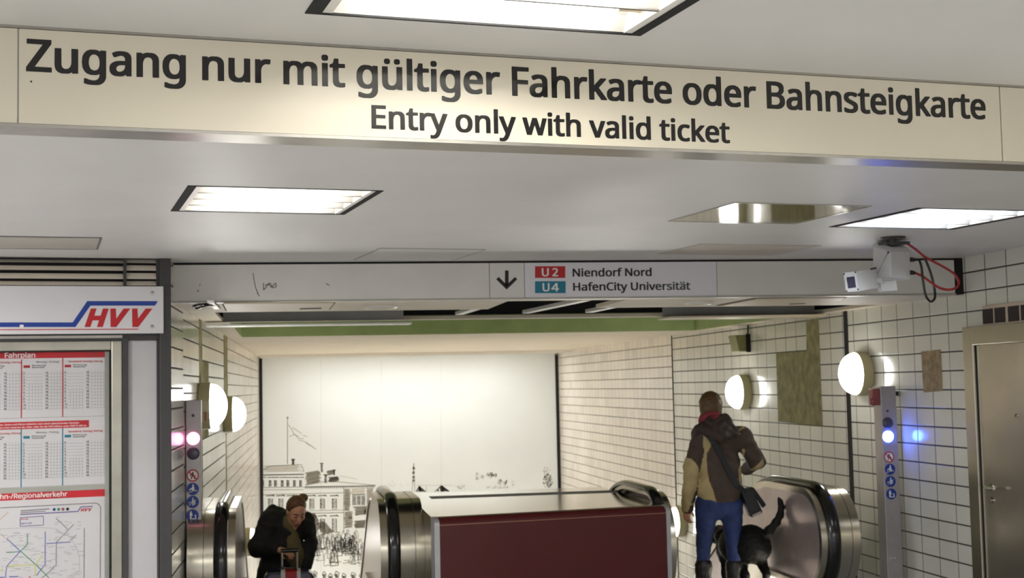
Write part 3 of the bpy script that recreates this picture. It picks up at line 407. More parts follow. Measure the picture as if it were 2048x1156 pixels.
mb = MB()
for i, (y0, y1) in enumerate([(-3.5, 12.03), (12.03, 17.86), (17.86, YM)]):
    mb.cur = i; mb.box(XR, y0, -6.6, XR+.2, y1, ZC+.25)
struct(mb.build('wall_right', [T_R1, T_R2, T_R3]))
mb = MB()
for i, (y0, y1) in enumerate([(9.56, 10.50), (10.50, 12.02), (12.02, 15.45), (15.45, YM)]):
    mb.cur = i
    mb.prism([lw(y0, -6.6), lw(y1, -6.6), lw(y1, ZC+.2), lw(y0, ZC+.2)], -LN*.2)
struct(mb.build('wall_left', [T_L1, T_L2, T_L3, T_L4]))
mb = MB(); mb.box(-1.2, YM, -6.6, XR+.2, YM+.2, ZC)
struct(mb.build('wall_far', mat('far_wall_paint', srgb(210, 205, 190), .7)))
mb = MB(); mb.prism([kp(0, 0, -.06), kp(-5, 0, -.06), kp(-5, ZC, -.06), kp(0, ZC, -.06)], -KN*.18)
struct(mb.build('wall_front', mat('kiosk_wall_paint', srgb(90, 88, 86), .6)))
mb = MB(); mb.box(-7, -3.5, -.15, XR, 12.0, 0)
struct(mb.build('floor', M_floor))
mb = MB(); mb.box(-1.3, 22.6, -6.6, XR, YM, -6.3)
struct(mb.build('floor_lower', M_floor))

def holed(mb, x0, x1, y0, y1, holes, f, t):
    """slab with rectangular holes; f maps plan coordinates to a point at the underside"""
    xs = sorted({x0, x1, *[h[0] for h in holes], *[h[1] for h in holes]}); ys = sorted({y0, y1, *[h[2] for h in holes], *[h[3] for h in holes]})
    for a, b in zip(xs, xs[1:]):
        for c, d in zip(ys, ys[1:]):
            if any(h[0] <= (a+b)/2 <= h[1] and h[2] <= (c+d)/2 <= h[3] for h in holes): continue
            mb.prism([f(a, c), f(a, d), f(b, d), f(b, c)], (0, 0, t))
def clip_right(o):
    bm = bmesh.new(); bm.from_mesh(o.data)
    bmesh.ops.bisect_plane(bm, geom=bm.verts[:]+bm.edges[:]+bm.faces[:], plane_co=(XR-.001, 0, 0), plane_no=(1, 0, 0), clear_outer=True)
    bm.to_mesh(o.data); bm.free()
LIGHTS = [(.587, 2.345), (.587, 6.085), (4.39, 6.205)]     # near corner of the square lights in hall plan
LS = .862
mb = MB()
holed(mb, -6, 8, -4, 10.6, [(u, u+LS, v, v+LS) for u, v in LIGHTS], lambda u, v: hl(u, v, ZC), .02)
o = mb.build('ceiling', M_ceil); clip_right(o); struct(o)
mb = MB()
HOLES = [(1.62, 2.52, 10.02, 11.05), (-.55, 5.0, 11.05, 12.55), (-.50, 4.92, 12.74, 16.2)]
holed(mb, -.9, XR-.001, YB+.02, YM, HOLES, lambda x, y: np.array([x, y, ZS]), .03)
struct(mb.build('ceiling_far', M_shaftceil))
mb = MB(); x0, x1, y0, y1 = HOLES[2]; x0 += .003; x1 -= .003; y0 += .003; y1 -= .003
for a, b in [((x0, y0), (x0, y1)), ((x0, y1), (x1, y1)), ((x1, y1), (x1, y0)), ((x1, y0), (x0, y0))]:
    mb.quad((*a, ZS+.03), (*b, ZS+.03), (*b, ZS+.55), (*a, ZS+.55))
    mb.quad((*a, ZS+.001), (*b, ZS+.001), (*b, ZS+.03), (*a, ZS+.03))
mb.quad((x0, y0, ZS+.55), (x0, y1, ZS+.55), (x1, y1, ZS+.55), (x1, y0, ZS+.55))
struct(mb.build('ceiling_inner', M_green, fixn=False))
# open service void above the head of the escalators
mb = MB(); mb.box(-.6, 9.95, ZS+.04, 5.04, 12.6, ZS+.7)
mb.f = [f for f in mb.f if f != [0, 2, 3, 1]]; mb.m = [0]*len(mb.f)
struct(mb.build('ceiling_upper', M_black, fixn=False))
mb = MB(); mb.box(-.55, 12.53, ZS, 1.06, 12.55, ZS+.3); mb.box(3.5, 12.53, ZS, 5.0, 12.55, ZS+.3)
struct(mb.build('trim_1', mat('void_grey_metal', srgb(178, 176, 170), .5)))
# expansion joints
mb = MB(); mb.box(XR-.004, 11.99, -6, XR+.002, 12.08, ZS)
struct(mb.build('trim_2', M_black))
mb = MB(); mb.box(XR-.003, 17.83, -6, XR+.002, 17.88, ZS)
struct(mb.build('trim_3', M_black))
mb = MB()
mb.prism([lw(12.0, 0.0, .004), lw(12.28, 0.0, .004), lw(12.28, ZS, .004), lw(12.0, ZS, .004)], -LN*.01)
struct(mb.build('trim_4', M_concrete))
mb = MB(); mb.prism([lw(15.36, 1.6, .004), lw(15.98, 1.6, .004), lw(15.98, ZS, .004), lw(15.36, ZS, .004)], -LN*.01)
mb.prism([lw(15.62, -6, .004), lw(15.72, -6, .004), lw(15.72, 1.6, .004), lw(15.62, 1.6, .004)], -LN*.01)
struct(mb.build('trim_5', M_concrete))
# bare concrete where tiles are missing
def xpatch(name, pts, m=M_concrete):
    mb = MB(); mb.prism([onX(x, y, XR-.006) for x, y in pts], (.01, 0, 0)); return struct(mb.build(name, m))
xpatch('trim_6', [(1552, 706), (1613, 702), (1612, 640), (1636, 636), (1641, 780), (1644, 852), (1600, 848), (1556, 843)])
xpatch('trim_7', [(1842, 703), (1880, 699), (1884, 782), (1847, 785)], mat('patch_plaster', srgb(160, 140, 104), .9, var=.3, scale=18., bump=.5))
mb = MB(); mb.prism([onL(400, 722)+LN*.006, onL(416, 725)+LN*.006, onL(416, 872)+LN*.006, onL(400, 880)+LN*.006], -LN*.01)
struct(mb.build('trim_8', M_concrete))
# far corners: dark joints either side of the mural
mb = MB(); mb.box(-.487, YM-.05, -6.3, -.43, YM, ZS-.03); mb.box(5.04, YM-.05, -6.3, 5.098, YM, ZS-.06)
struct(mb.build('trim_9', M_black))

# ---------------------------------------------------------------- downstand beam with the big sign
SP = onZ(1024, 110, ZC); SV = float(SP@HV); SU = float(SP@HU)
ZB = 2.502
mb = MB(); mb.prism([hl(-6, SV+.008, ZB+.004), hl(7, SV+.008, ZB+.004), hl(7, SV+.10, ZB+.004), hl(-6, SV+.10, ZB+.004)], (0, 0, ZC-ZB))
o = mb.build('trim_10', M_ceil); clip_right(o); struct(o)
mb = MB(); mb.prism([hl(-6, SV-.002, ZB-.004), hl(7, SV-.002, ZB-.004), hl(7, SV+.115, ZB-.004), hl(-6, SV+.115, ZB-.004)], (0, 0, .008))
mb.prism([hl(-6, SV-.002, ZC-.007), hl(7, SV-.002, ZC-.007), hl(7, SV+.01, ZC-.007), hl(-6, SV+.01, ZC-.007)], (0, 0, .007))
o = mb.build('trim_11', M_alu); clip_right(o); struct(o)
J0, J1 = SU-1.2655, SU+1.5905
def sign_panel(u0, u1, mb=None):
    mb = mb or MB(); mb.prism([hl(u0, SV, ZB+.005), hl(u1, SV, ZB+.005), hl(u1, SV, ZC-.008), hl(u0, SV, ZC-.008)], HV*.008); return mb
def clipped_panel(u0, u1, name, label, cat, grp=None):
    o = sign_panel(u0, u1).build(name, M_sign, loc=hl((max(u0, -1.6)+min(u1, 3))/2, SV, ZB)); return o
t = thing('overhead_sign', 'long cream overhead sign lettered Zugang nur mit gültiger Fahrkarte in black', 'sign', hl((J0+J1)/2, SV, ZB))
sign_panel(J0+.002, J1-.002).build('panel', M_sign, t)
def sp(x, y):
    p = onP(x, y, SP, HV); return float(p@HU), float(p[2])
for s, pa, pb, zz, cp in (('Zugang nur mit gültiger Fahrkarte oder Bahnsteigkarte', (52, 141), (1972, 238), 2.6364, .0790), ('Entry only with valid ticket', (743, 257), (1460, 285), 2.5300, .0615)):
    u0, u1 = sp(*pa)[0], sp(*pb)[0]
    for k in range(len(s.split())):
        mb = MB(); text(mb, s, hl(u0, SV-.0006, zz), HU, (0, 0, 1), cp, u1-u0, k); mb.build('lettering', M_ink, t, fixn=False)
mb = MB(); mb.lathe(hl(J0+.03, SV, 2.61), -HV, [(.0025, 0), (.0025, .001)], 10); mb.build('screw', M_dark, t)
o = sign_panel(J0-2.9, J0-.002).build('beam_panel', M_sign, loc=hl(J0-.4, SV, ZB)); tag(o, 'blank cream panel left of the long lettered overhead sign', 'panel')
o = sign_panel(J1+.002, J1+2.9).build('beam_panel', M_sign, loc=hl(J1+.4, SV, ZB)); clip = o
bm = bmesh.new(); bm.from_mesh(o.data); off = o.location
bmesh.ops.bisect_plane(bm, geom=bm.verts[:]+bm.edges[:]+bm.faces[:], plane_co=(XR-.002-off.x, 0, 0), plane_no=(1, 0, 0), clear_outer=True); bm.to_mesh(o.data); bm.free()
tag(o, 'blank cream panel right of the long lettered overhead sign', 'panel')

# ---------------------------------------------------------------- square ceiling lights
def square_light(u, v, label, tube, grp='square recessed ceiling lights'):
    c = hl(u+LS/2, v+LS/2, ZC); t = thing('ceiling_light', label, 'ceiling light', c, grp)
    b = MB(); e = .10
    P = lambda a, q, z: hl(u+a, v+q, ZC+z)
    for a in [((0, 0), (LS, 0)), ((LS, 0), (LS, LS)), ((LS, LS), (0, LS)), ((0, LS), (0, 0))]:
        b.quad(P(*a[0], 0), P(*a[1], 0), P(*a[1], e), P(*a[0], e))
    b.quad(P(0, 0, e), P(LS, 0, e), P(LS, LS, e), P(0, LS, e))
    b.build('housing', M_fixture, t, fixn=False)
    b = MB()
    for a0, a1, q0, q1 in [(-.004, .034, -.006, LS+.006), (LS-.022, LS+.006, -.006, LS+.006), (.034, LS-.022, -.006, .004), (.034, LS-.022, LS-.004, LS+.006)]:
        b.prism([P(a0, q0, -.003), P(a1, q0, -.003), P(a1, q1, -.003), P(a0, q1, -.003)], (0, 0, .012))
    b.build('frame', M_black, t)
    x0, x1 = .06, LS-.045
    for s0, s1 in ((.034, .06), (LS-.045, LS-.022)):
        b = MB(); b.prism([P(s0, .004, 0.0), P(s1, .004, 0.0), P(s1, LS-.004, 0.0), P(s0, LS-.004, 0.0)], (0, 0, .05)); b.build('end_plate', M_fixture, t)
    w = (LS-.008)/4
    for k in range(4):
        q = .004+w*k
        b = MB(); n = 9; pts = []
        for i in range(n+1):
            s = i/n*2-1; pts.append((q+w*(s+1)/2, .002+.07*(1-abs(s)**3)))
        for (qa, za), (qb, zb) in zip(pts, pts[1:]):
            b.quad(P(x0, qa, za), P(x1, qa, za), P(x1, qb, zb), P(x0, qb, zb))
        b.build('reflector', M_refl, t, fixn=False)
        if k:
            b = MB(); b.prism([P(x0, q-.006, -.001), P(x1, q-.006, -.001), P(x1, q+.006, -.001), P(x0, q+.006, -.001)], (0, 0, .004)); b.build('divider', M_divider, t)
        b = MB(); b.tube([P(x0+.06, q+w/2, .042), P(x1-.06, q+w/2, .042)], .013, 10)
        tb = b.build('tube', tube, t, smooth=True)
        for a0, a1 in ((x0, x0+.06), (x1-.06, x1)):
            b = MB(); b.tube([P(a0, q+w/2, .042), P(a1, q+w/2, .042)], .017, 12); b.build('socket', M_socket, tb, smooth='auto')
    return t
square_light(*LIGHTS[0], 'square ceiling light cut off by the top of the photo, before the long overhead sign', M_tube)
square_light(*LIGHTS[1], 'square recessed four-tube ceiling light left, beyond the long overhead sign', M_tube)
square_light(*LIGHTS[2], 'square recessed ceiling light at right, just before the white box security cameras', M_tubec)

def plate(name, u0, u1, v0, v1, m, label, cat, frame=M_alu, th=.004, fr=.012):
    t = thing(name, label, cat, hl((u0+u1)/2, (v0+v1)/2, ZC))
    b = MB(); b.prism([hl(u0+fr, v0+fr, ZC-th), hl(u1-fr, v0+fr, ZC-th), hl(u1-fr, v1-fr, ZC-th), hl(u0+fr, v1-fr, ZC-th)], (0, 0, th)); b.build('plate', m, t)
    b = MB()
    for a0, a1, q0, q1 in [(u0, u0+fr, v0, v1), (u1-fr, u1, v0, v1), (u0+fr, u1-fr, v0, v0+fr), (u0+fr, u1-fr, v1-fr, v1)]:
        b.prism([hl(a0, q0, ZC-th*1.5), hl(a1, q0, ZC-th*1.5), hl(a1, q1, ZC-th*1.5), hl(a0, q1, ZC-th*1.5)], (0, 0, th*1.5))
    b.build('frame', frame, t); return t
plate('ceiling_plate', 3.285, 4.085, 6.16, 6.95, M_mirror, 'mirror-bright unlit metal square in the ceiling, left of the right-hand light', 'ceiling panel', frame=M_polish)
t = plate('ceiling_plate', -.56, .304, 8.2, 8.87, mat('glossy_white_plate', srgb(216, 212, 204), .12, var=.02, spec=.9), 'glossy white ceiling panel above the timetable stand', 'ceiling panel', frame=mat('panel_edge_grey', srgb(110, 108, 104), .5))
plate('access_hatch', 2.03, 2.74, 8.60, 9.42, M_ceil, 'flush white access hatch in the ceiling before the arrow sign', 'hatch', frame=mat('hatch_edge', srgb(150, 145, 138), .5), th=.0025, fr=.006)
plate('access_hatch', 4.05, 4.95, 8.08, 8.75, mat('hatch_warm', srgb(196, 186, 172), .5), 'flush beige access hatch in the ceiling behind the right-hand light', 'hatch', frame=mat('hatch_edge_warm', srgb(186, 176, 162), .5), th=.0025, fr=.006)

# ---------------------------------------------------------------- direction beam
BX = lambda x: float(onY(x, 560, YB)[0])
mb = MB(); mb.box(-.80, YB+.012, ZS+.004, 5.035, YB+.09, ZC-.0)
struct(mb.build('trim_12', M_black))
mb = MB(); mb.box(-.80, YB-.006, ZS-.004, 5.035, YB+.10, ZS+.006)
struct(mb.build('trim_13', mat('beam_edge_enamel', srgb(176, 172, 160), .4, .3)))
mb = MB(); mb.box(5.035, YB+.0, ZS, 5.099, YB+.09, ZC)
struct(mb.build('trim_14', M_black))
ZT = ZC-.016
def bpanel(x0, x1, name, label, cat, m, b=None):
    o = MB(); o.box(x0+.002, YB, ZS+.008, x1-.002, YB+.012, ZT); return o
X0, X1, X2, X3, X4 = -.79, BX(979), BX(1049), BX(1434), 5.03
p = bpanel(X0, X1, 0, 0, 0, 0); t = thing('beam_panel', 'long white beam panel with scuffs and a scratch left of the arrow sign', 'panel', ((X0+X1)/2, YB, ZS))
p.build('panel', M_bpanel, t)
def bp(x, y, d=.0008): q = onY(x, y, YB-d); return q
def stroke(mb, pts, w, f):
    """thin flat printed line through photo points on a plane f"""
    P = [np.array(f(x, y)) for x, y in pts]; nrm = np.cross(np.array(f(100, 100))-np.array(f(0, 0)), np.array(f(0, 100))-np.array(f(0, 0))); nrm /= np.linalg.norm(nrm)
    for a, b in zip(P, P[1:]):
        d = b-a; L = np.linalg.norm(d)
        if L < 1e-6: continue
        s = np.cross(nrm, d/L)*w/2; mb.quad(a-s, b-s, b+s, a+s)
mb = MB()
stroke(mb, [(506, 546), (508, 560), (511, 575), (518, 592)], .005, bp)
stroke(mb, [(519, 592), (514, 586)], .004, bp)
for s in ([(527, 566), (527, 580), (531, 576), (537, 568), (543, 575), (551, 566), (553, 573), (546, 576), (540, 566), (530, 571)], [(652, 567), (659, 571)], [(394, 584), (398, 580)], [(399, 571), (401, 568)]):
    stroke(mb, s, .006, bp)
mb.build('scuff', mat('scuff_mark', srgb(96, 92, 84), .6), t, fixn=False)
t = thing('arrow_sign', 'square white sign with a black down arrow between white beam panels', 'sign', ((X1+X2)/2, YB, ZS))
bpanel(X1, X2, 0, 0, 0, 0).build('panel', M_bpanel, t)
mb = MB(); c5 = lambda x, y: bp(340+x*.3906, 500+y*.3906)
for poly in ([(1715, 105), (1734, 105), (1734, 172), (1724, 186), (1715, 176)], [(1670, 150), (1683, 138), (1724, 178), (1724, 203)], [(1766, 138), (1778, 150), (1724, 203), (1724, 178)]):
    mb.poly([c5(*q) for q in poly])
mb.build('arrow', M_ink, t, fixn=False)
t = thing('line_sign', 'white direction sign for lines U2 and U4, Niendorf Nord and HafenCity Universität', 'sign', ((X2+X3)/2, YB, ZS))
bpanel(X2, X3, 0, 0, 0, 0).build('panel', M_bsign, t)
mb = MB(); mb.poly([c5(1869, 83), c5(2024, 83), c5(2024, 143), c5(1869, 143)][::-1]); mb.build('red_line_box', M_red, t, fixn=False)
mb = MB(); mb.poly([c5(1869, 160), c5(2026, 160), c5(2026, 221), c5(1869, 221)][::-1]); mb.build('teal_line_box', M_teal, t, fixn=False)
ex, ez = np.array([1., 0, 0]), np.array([0, 0, 1.])
def btext(mb, s, x0, y0, x1, caph):
    a = onY(x0, y0, YB-.0016); b = onY(x1, y0, YB-.0016); text(mb, s, a, ex, ez, caph*YB/FPX*1.0, float(b[0]-a[0]))
for s, x0, x1, y in (('U', 1904, 1940, 134), ('2', 1958, 1988, 134), ('U', 1908, 1944, 211), ('4', 1953, 1992, 211)):
    mb = MB(); btext(mb, s, 340+x0*.3906, 500+y*.3906, 340+x1*.3906, 16.5); mb.build('line_letter', M_white, t, fixn=False)
mb = MB(); btext(mb, 'Niendorf Nord', 1145.3, 553, 1303.5, 16.2); mb.build('destination_lettering', M_ink, t, fixn=False)
mb = MB(); btext(mb, 'HafenCity Universität', 1146.3, 581.4, 1381, 16.2)
mb.build('destination_lettering', M_ink, t, fixn=False)
t = thing('beam_panel', 'white beam panel behind the security cameras, right of the U2 U4 sign', 'panel', ((X3+X4)/2, YB, ZS))
bpanel(X3, X4, 0, 0, 0, 0).build('panel', M_bpanel, t)

# ---------------------------------------------------------------- shaft ceiling fittings
M_flap = mat('flap_cream', srgb(206, 190, 160), .5, var=.04)
zf = lambda x, y, z=ZS-.012: onZ(x, y, z)
def flap(label, pts, slot):
    t = thing('access_flap', label, 'hatch', (np.mean([zf(*p) for p in pts], 0)))
    b = MB(); b.prism([zf(*p) for p in pts], (0, 0, .008)); b.build('panel', M_flap, t)
    C0 = np.mean([zf(*p) for p in pts], 0); b = MB(); b.prism([C0+(zf(*p)-C0)*np.array([1.04, 1.10, 1])+[0, 0, .009] for p in pts], (0, 0, .002)); b.build('outline_shade', M_black, t)  # black plate behind the flap paints a shadow outline round it
    b = MB(); b.prism([zf(*p, ZS-.0128) for p in slot], (0, 0, .002)); b.build('slot', M_black, t)
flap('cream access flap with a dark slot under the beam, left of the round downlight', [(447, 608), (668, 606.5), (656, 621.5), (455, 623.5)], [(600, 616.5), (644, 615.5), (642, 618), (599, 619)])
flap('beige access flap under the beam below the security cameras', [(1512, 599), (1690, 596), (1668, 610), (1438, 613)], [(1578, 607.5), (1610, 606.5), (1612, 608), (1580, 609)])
def downlight(x, y, r, label):
    c = onZ(x, y, ZS); t = thing('downlight', label, 'downlight', c, 'round downlights under the beam')
    b = MB(); b.lathe(c+[0, 0, -.02], (0, 0, 1), [(r*.78, .004), (r*.86, 0), (r, .012), (r, .022), (r*.8, .022)], 32); b.build('ring', M_fixture, t, smooth='auto')
    b = MB(); b.lathe(c+[0, 0, -.017], (0, 0, 1), [(r*.78, 0), (r*.78, .012)], 32); b.build('glass', M_shaftceil, t)
downlight(761, 612.5, .135, 'round downlight under the beam right of the cream access flap')
downlight(1398, 604, .11, 'round downlight under the beam below the U2 U4 sign')
o = MB(); o.box(-.70, 12.42, ZS-.045, 1.13, 12.66, ZS-.028); o = o.build('cover_strip', mat('cover_white', srgb(244, 242, 232), .35), loc=(.2, 12.55, ZS-.045), bevel=.004)
tag(o, 'long white cover strip at the left edge of the open ceiling void', 'cover strip')
o = MB(); o.box(3.50, 12.30, ZS-.030, 5.02, 12.72, ZS-.012); o = o.build('cover_strip', M_flap, loc=(4.2, 12.5, ZS-.03), bevel=.004)
tag(o, 'cream cover strip at the right edge of the open ceiling void', 'cover strip')
for (a, b, lab) in (((918, 630), (960, 617), 'short white rail in the ceiling void, leftmost of three'), ((1052, 627), (1174, 601.5), 'long white rail in the ceiling void, middle of three'), ((1178, 625.5), (1246, 611.5), 'white rail in the ceiling void, rightmost of three')):
    A, B = onZ(*a, ZS+.012), onZ(*b, ZS+.012); d = (B-A)/np.linalg.norm(B-A); s = np.cross(d, [0, 0, 1])
    b_ = MB(); b_.obox(A-s*.035, B-A, s*.07, (0, 0, .03)); o = b_.build('ceiling_rail', M_bpanel, loc=A, bevel=.003); tag(o, lab, 'rail', 'rails in the open ceiling void')
o = MB(); A = onZ(414, 606, ZS-.02); o.obox(A, onZ(428, 606, ZS-.02)-A, onZ(436, 619, ZS-.02)-onZ(423, 606, ZS-.02), (0, 0, .02)); o = o.build('junction_box', M_fixture, loc=A, bevel=.003)
tag(o, 'small white junction box under the beam beside a looped black cable', 'junction box')
o = MB(); o.tube([onZ(x, y, ZS-.012-.03*math.sin(i/9*PI)) for i, (x, y) in enumerate([(430, 606), (412, 608), (396, 609), (387, 612), (388, 616), (396, 617), (404, 613), (414, 610), (424, 611), (432, 609)])], .008, 8)
o = o.build('cable', M_rubber, smooth=True, loc=onZ(400, 611, ZS)); tag(o, 'black cable loop hanging under the beam beside the left tiled wall', 'cable')
# light strip over the mural
t = thing('light_strip', 'long white light strip at the ceiling over the mural', 'light strip', (2.3, 24.6, ZS))
b = MB(); b.box(-.45, 24.42, ZS-.056, 5.05, 24.45, ZS-.001); b.build('front_lip', M_fixture, t)
b = MB(); b.box(-.45, 24.45, ZS-.012, 5.05, 24.84, ZS-.001); b.build('housing', M_fixture, t)
b = MB(); b.box(.2, 24.50, ZS-.020, 4.4, 24.78, ZS-.0125); b.build('diffuser', mat('strip_diffuser', (1, 1, 1, 1), .4, var=0, em=(1, 1, 1, 1), em_s=3.1), t)

# ---------------------------------------------------------------- round wall lamps
def wall_lamp(c, ax, label):
    t = thing('wall_lamp', label, 'wall lamp', c, 'round wall lamps'); R = .198
    b = MB(); b.lathe(c, ax, [(R*.96, .001), (R, .01), (R, .085), (R*.97, .10), (R*.90, .10)], 40); b.build('base', M_lampbase, t, smooth='auto')
    b = MB(); b.lathe(c, ax, [(R*.93, .098)]+[(R*.93*math.cos(a), .10+.135*math.sin(a)) for a in [i*PI/2/10 for i in range(11)]], 40); b.build('dome', M_dome, t, smooth=True)
    return t
rx = np.array([-1., 0, 0])
L0 = wall_lamp(onX(1731, 747, XR), rx, 'round lit wall lamp above the right signal column')
def rlamp(x, y, lab): dup(L0, onX(x, y, XR)-np.array(L0.location), lab)
rlamp(1493, 784, 'round lit wall lamp on the right wall left of the bare concrete patch')
rlamp(1366, 1043, 'round lit wall lamp low down between maroon console and standing woman')
K0 = wall_lamp(onL(398, 812), LN, 'round lit wall lamp above the left signal column')
def llamp(x, y, lab): dup(K0, onL(x, y)-np.array(K0.location), lab)
llamp(448, 829, 'round lit wall lamp on the left wall, right of the lamp above the signal column')
llamp(487, 1085, 'round lit wall lamp low on the left wall beside the black-coated person')

# speaker box on the right wall
t = thing('wall_speaker', 'small olive box speaker high on the right tiled wall', 'speaker', onX(1494, 683, XR))
A = onX(1500, 666, XR); B = onX(1506, 702, XR)
b = MB(); y1 = float(A[1]); z1, z0 = float(A[2])-.02, float(B[2])
b.prism([(XR-.001, y1, z0), (XR-.001, y1, z1), (XR-.17, y1, z1), (XR-.13, y1, z0)], (0, .26, 0)); b.build('housing', mat('speaker_olive', srgb(132, 128, 80), .6), t, bevel=.006)
b = MB(); b.prism([(XR-.001, y1-.012, z0-.01), (XR-.001, y1-.012, z1+.01), (XR-.05, y1-.012, z1+.01), (XR-.05, y1-.012, z0-.01)], (0, .012, 0)); b.build('bracket', M_black, t)
b = MB(); b.tube([(XR-.02, y1+.02, z1), (XR-.012, y1+.02, ZS-.005)], .008, 8); b.build('cable', M_black, t)

# vent grille over the door
t = thing('vent_grille', 'cream wall vent with dark square openings above the steel door', 'vent', onX(2020, 630, XR))
ya, za = float(onX(1968, 612, XR)[1]), float(onX(1968, 612, XR)[2]); zb = float(onX(1970, 656, XR)[2]); yb = ya-1.25
b = MB(); b.box(XR-.018, yb, zb, XR-.001, ya, za); b.build('frame', mat('vent_cream', srgb(196, 178, 156), .5), t, bevel=.003)
ys = [float(onX(x, 630, XR)[1]) for x in (1970, 1991, 1994, 2013, 2021, 2041)]
for i in range(8):
    w = ys[0]-ys[1]; base = ys[0]-(i//2)*(ys[0]-ys[4])-(i % 2)*(ys[0]-ys[2])
    b = MB(); b.box(XR-.020, base-w, zb+.028, XR-.017, base, za-.026); b.build('opening', mat('vent_dark', srgb(48, 38, 36), .8), t)

# steel door in the right wall
t = bpy.data.objects.new('door_1', None); COL.objects.link(t); t['kind'] = 'structure'
yj = float(onX(1937, 655, XR)[1]); yi = float(onX(1958, 690, XR)[1]); ROOT['door_1'] = np.array([XR, yj, 0.]); t.location = (XR, yj, 0)
zt = float(onX(1937, 655, XR)[2]); zi = float(onX(1957, 690, XR)[2]); yn = yi-1.0
b = MB(); b.box(XR-.055, yi, 0, XR-.001, yj, zt); b.box(XR-.055, yn-.14, 0, XR-.001, yn, zt); b.box(XR-.055, yn, zi, XR-.001, yi, zt); b.build('door_frame', M_steel, t, bevel=.004)
b = MB(); b.box(XR-.03, yn+.004, .01, XR-.001, yi-.02, zi-.004); b.build('door_leaf', mat('door_steel', srgb(188, 182, 170), .27, .9, var=.10, scale=3., stretch=(1, 1, 1)), t)
b = MB(); b.box(XR-.0295, yi-.02, .01, XR-.001, yi, zi); b.build('door_gap', M_black, t)
hz = float(onX(1985, 973, XR)[2]); hy = float(onX(1984, 973, XR-.03)[1])
b = MB(); b.lathe((XR-.03, hy, hz), (-1, 0, 0), [(.026, 0), (.026, .008)], 20); b.tube([(XR-.03, hy, hz), (XR-.085, hy, hz)], .011, 10)
b.tube([(XR-.085, hy+.012, hz), (XR-.085, hy-.13, hz)], .011, 10); b.build('door_handle', M_polish, t, smooth='auto')
b = MB(); b.lathe((XR-.03, hy, hz-.095), (-1, 0, 0), [(.024, 0), (.024, .007), (.009, .008), (.009, .016)], 20); b.build('lock', M_polish, t, smooth='auto')
b = MB(); b.lathe((XR-.03, float(onX(2034, 831, XR-.03)[1]), float(onX(2034, 831, XR-.03)[2])), (-1, 0, 0), [(.013, 0), (.011, .01)], 14); b.build('door_viewer', M_polish, t, smooth='auto')

# ================================================================ INFORMATION STAND AT LEFT
def kx(x, y, d): return onP(x, y, KP+KN*d, KN)
def kbox(mb, x0, y0, x1, y1, d0, d1, u0=None, u1=None, z0=None, z1=None):
    a, za = kuz(x0, y0); b, zb = kuz(x1, y1)
    u0 = a if u0 is None else u0; u1 = b if u1 is None else u1; z1 = za if z1 is None else z1; z0 = zb if z0 is None else z0
    mb.obox(kp(u0, z0, d0), KU*(u1-u0), (0, 0, z1-z0), KN*(d1-d0))
UL = -2.6
t = thing('information_stand', 'dark framed timetable stand with pale grey side panel at the left', 'information stand', kp(-.6, 0))
b = MB(); kbox(b, 317, 516, 340, 516, 0, .06, z0=0, z1=ZC-.004); b.build('corner_post', M_dark, t, bevel=.004)
b = MB(); kbox(b, 0, 512, 317, 519.5, -.02, .03, u0=UL, z1=ZC-.004); b.build('top_rail', M_dark, t)
b = MB(); kbox(b, 0, 667, 317, 681, -.02, .02, u0=UL); b.build('middle_rail', M_dark, t)
b = MB(); kbox(b, 0, 672.5, 316, 675.5, .02, .026, u0=UL, u1=kuz(244, 670)[0]); b.build('rail_edge', M_alu, t)
b = MB(); kbox(b, 244, 676, 256, 676, -.02, .03, z0=0); b.build('mullion', M_dark, t)
b = MB(); kbox(b, 312.5, 676, 317, 676, -.02, .02, z0=0); b.build('mullion', M_dark, t)
b = MB(); kbox(b, 256, 676, 312.5, 676, -.03, .008, z0=0); b.build('side_panel', M_grey, t)
b = MB(); kbox(b, 0, 900, 244, 900, -.03, .01, u0=UL, z0=0, z1=.45); b.build('base_panel', M_grey, t)
b = MB(); kbox(b, 246.5, 519, 252.5, 572, -.02, .028); b.build('louvre_post', M_dark, t)
b = MB(); kbox(b, 312, 519, 317, 572, -.02, .028); b.build('louvre_post', M_dark, t)
tg = thing('louvre_grille', 'cream horizontal louvres above the blue and red lettered header board', 'grille', kp(-.6, 2.6), None)
M_slat = mat('louvre_cream', srgb(232, 222, 206), .4, var=.05)
for k, (ya, yb_) in enumerate([(517.6, 526.4), (530.0, 541.6), (545.4, 558.4), (561.6, 571.5)]):
    for x0, x1, uu in ((0, 246.5, UL), (252.5, 312, None)):
        a, za = kuz(x0, ya); c, zb_ = kuz(x1, yb_); a = uu if uu else a
        b = MB(); b.prism([kp(a, za, -.020), kp(c, za, -.020), kp(c, zb_, .014), kp(a, zb_, .014)], -KN*.008); b.build('slat', M_slat, tg)
b = MB(); kbox(b, 0, 516, 317, 572, -.058, -.05, u0=UL); b.build('backing', M_black, tg)
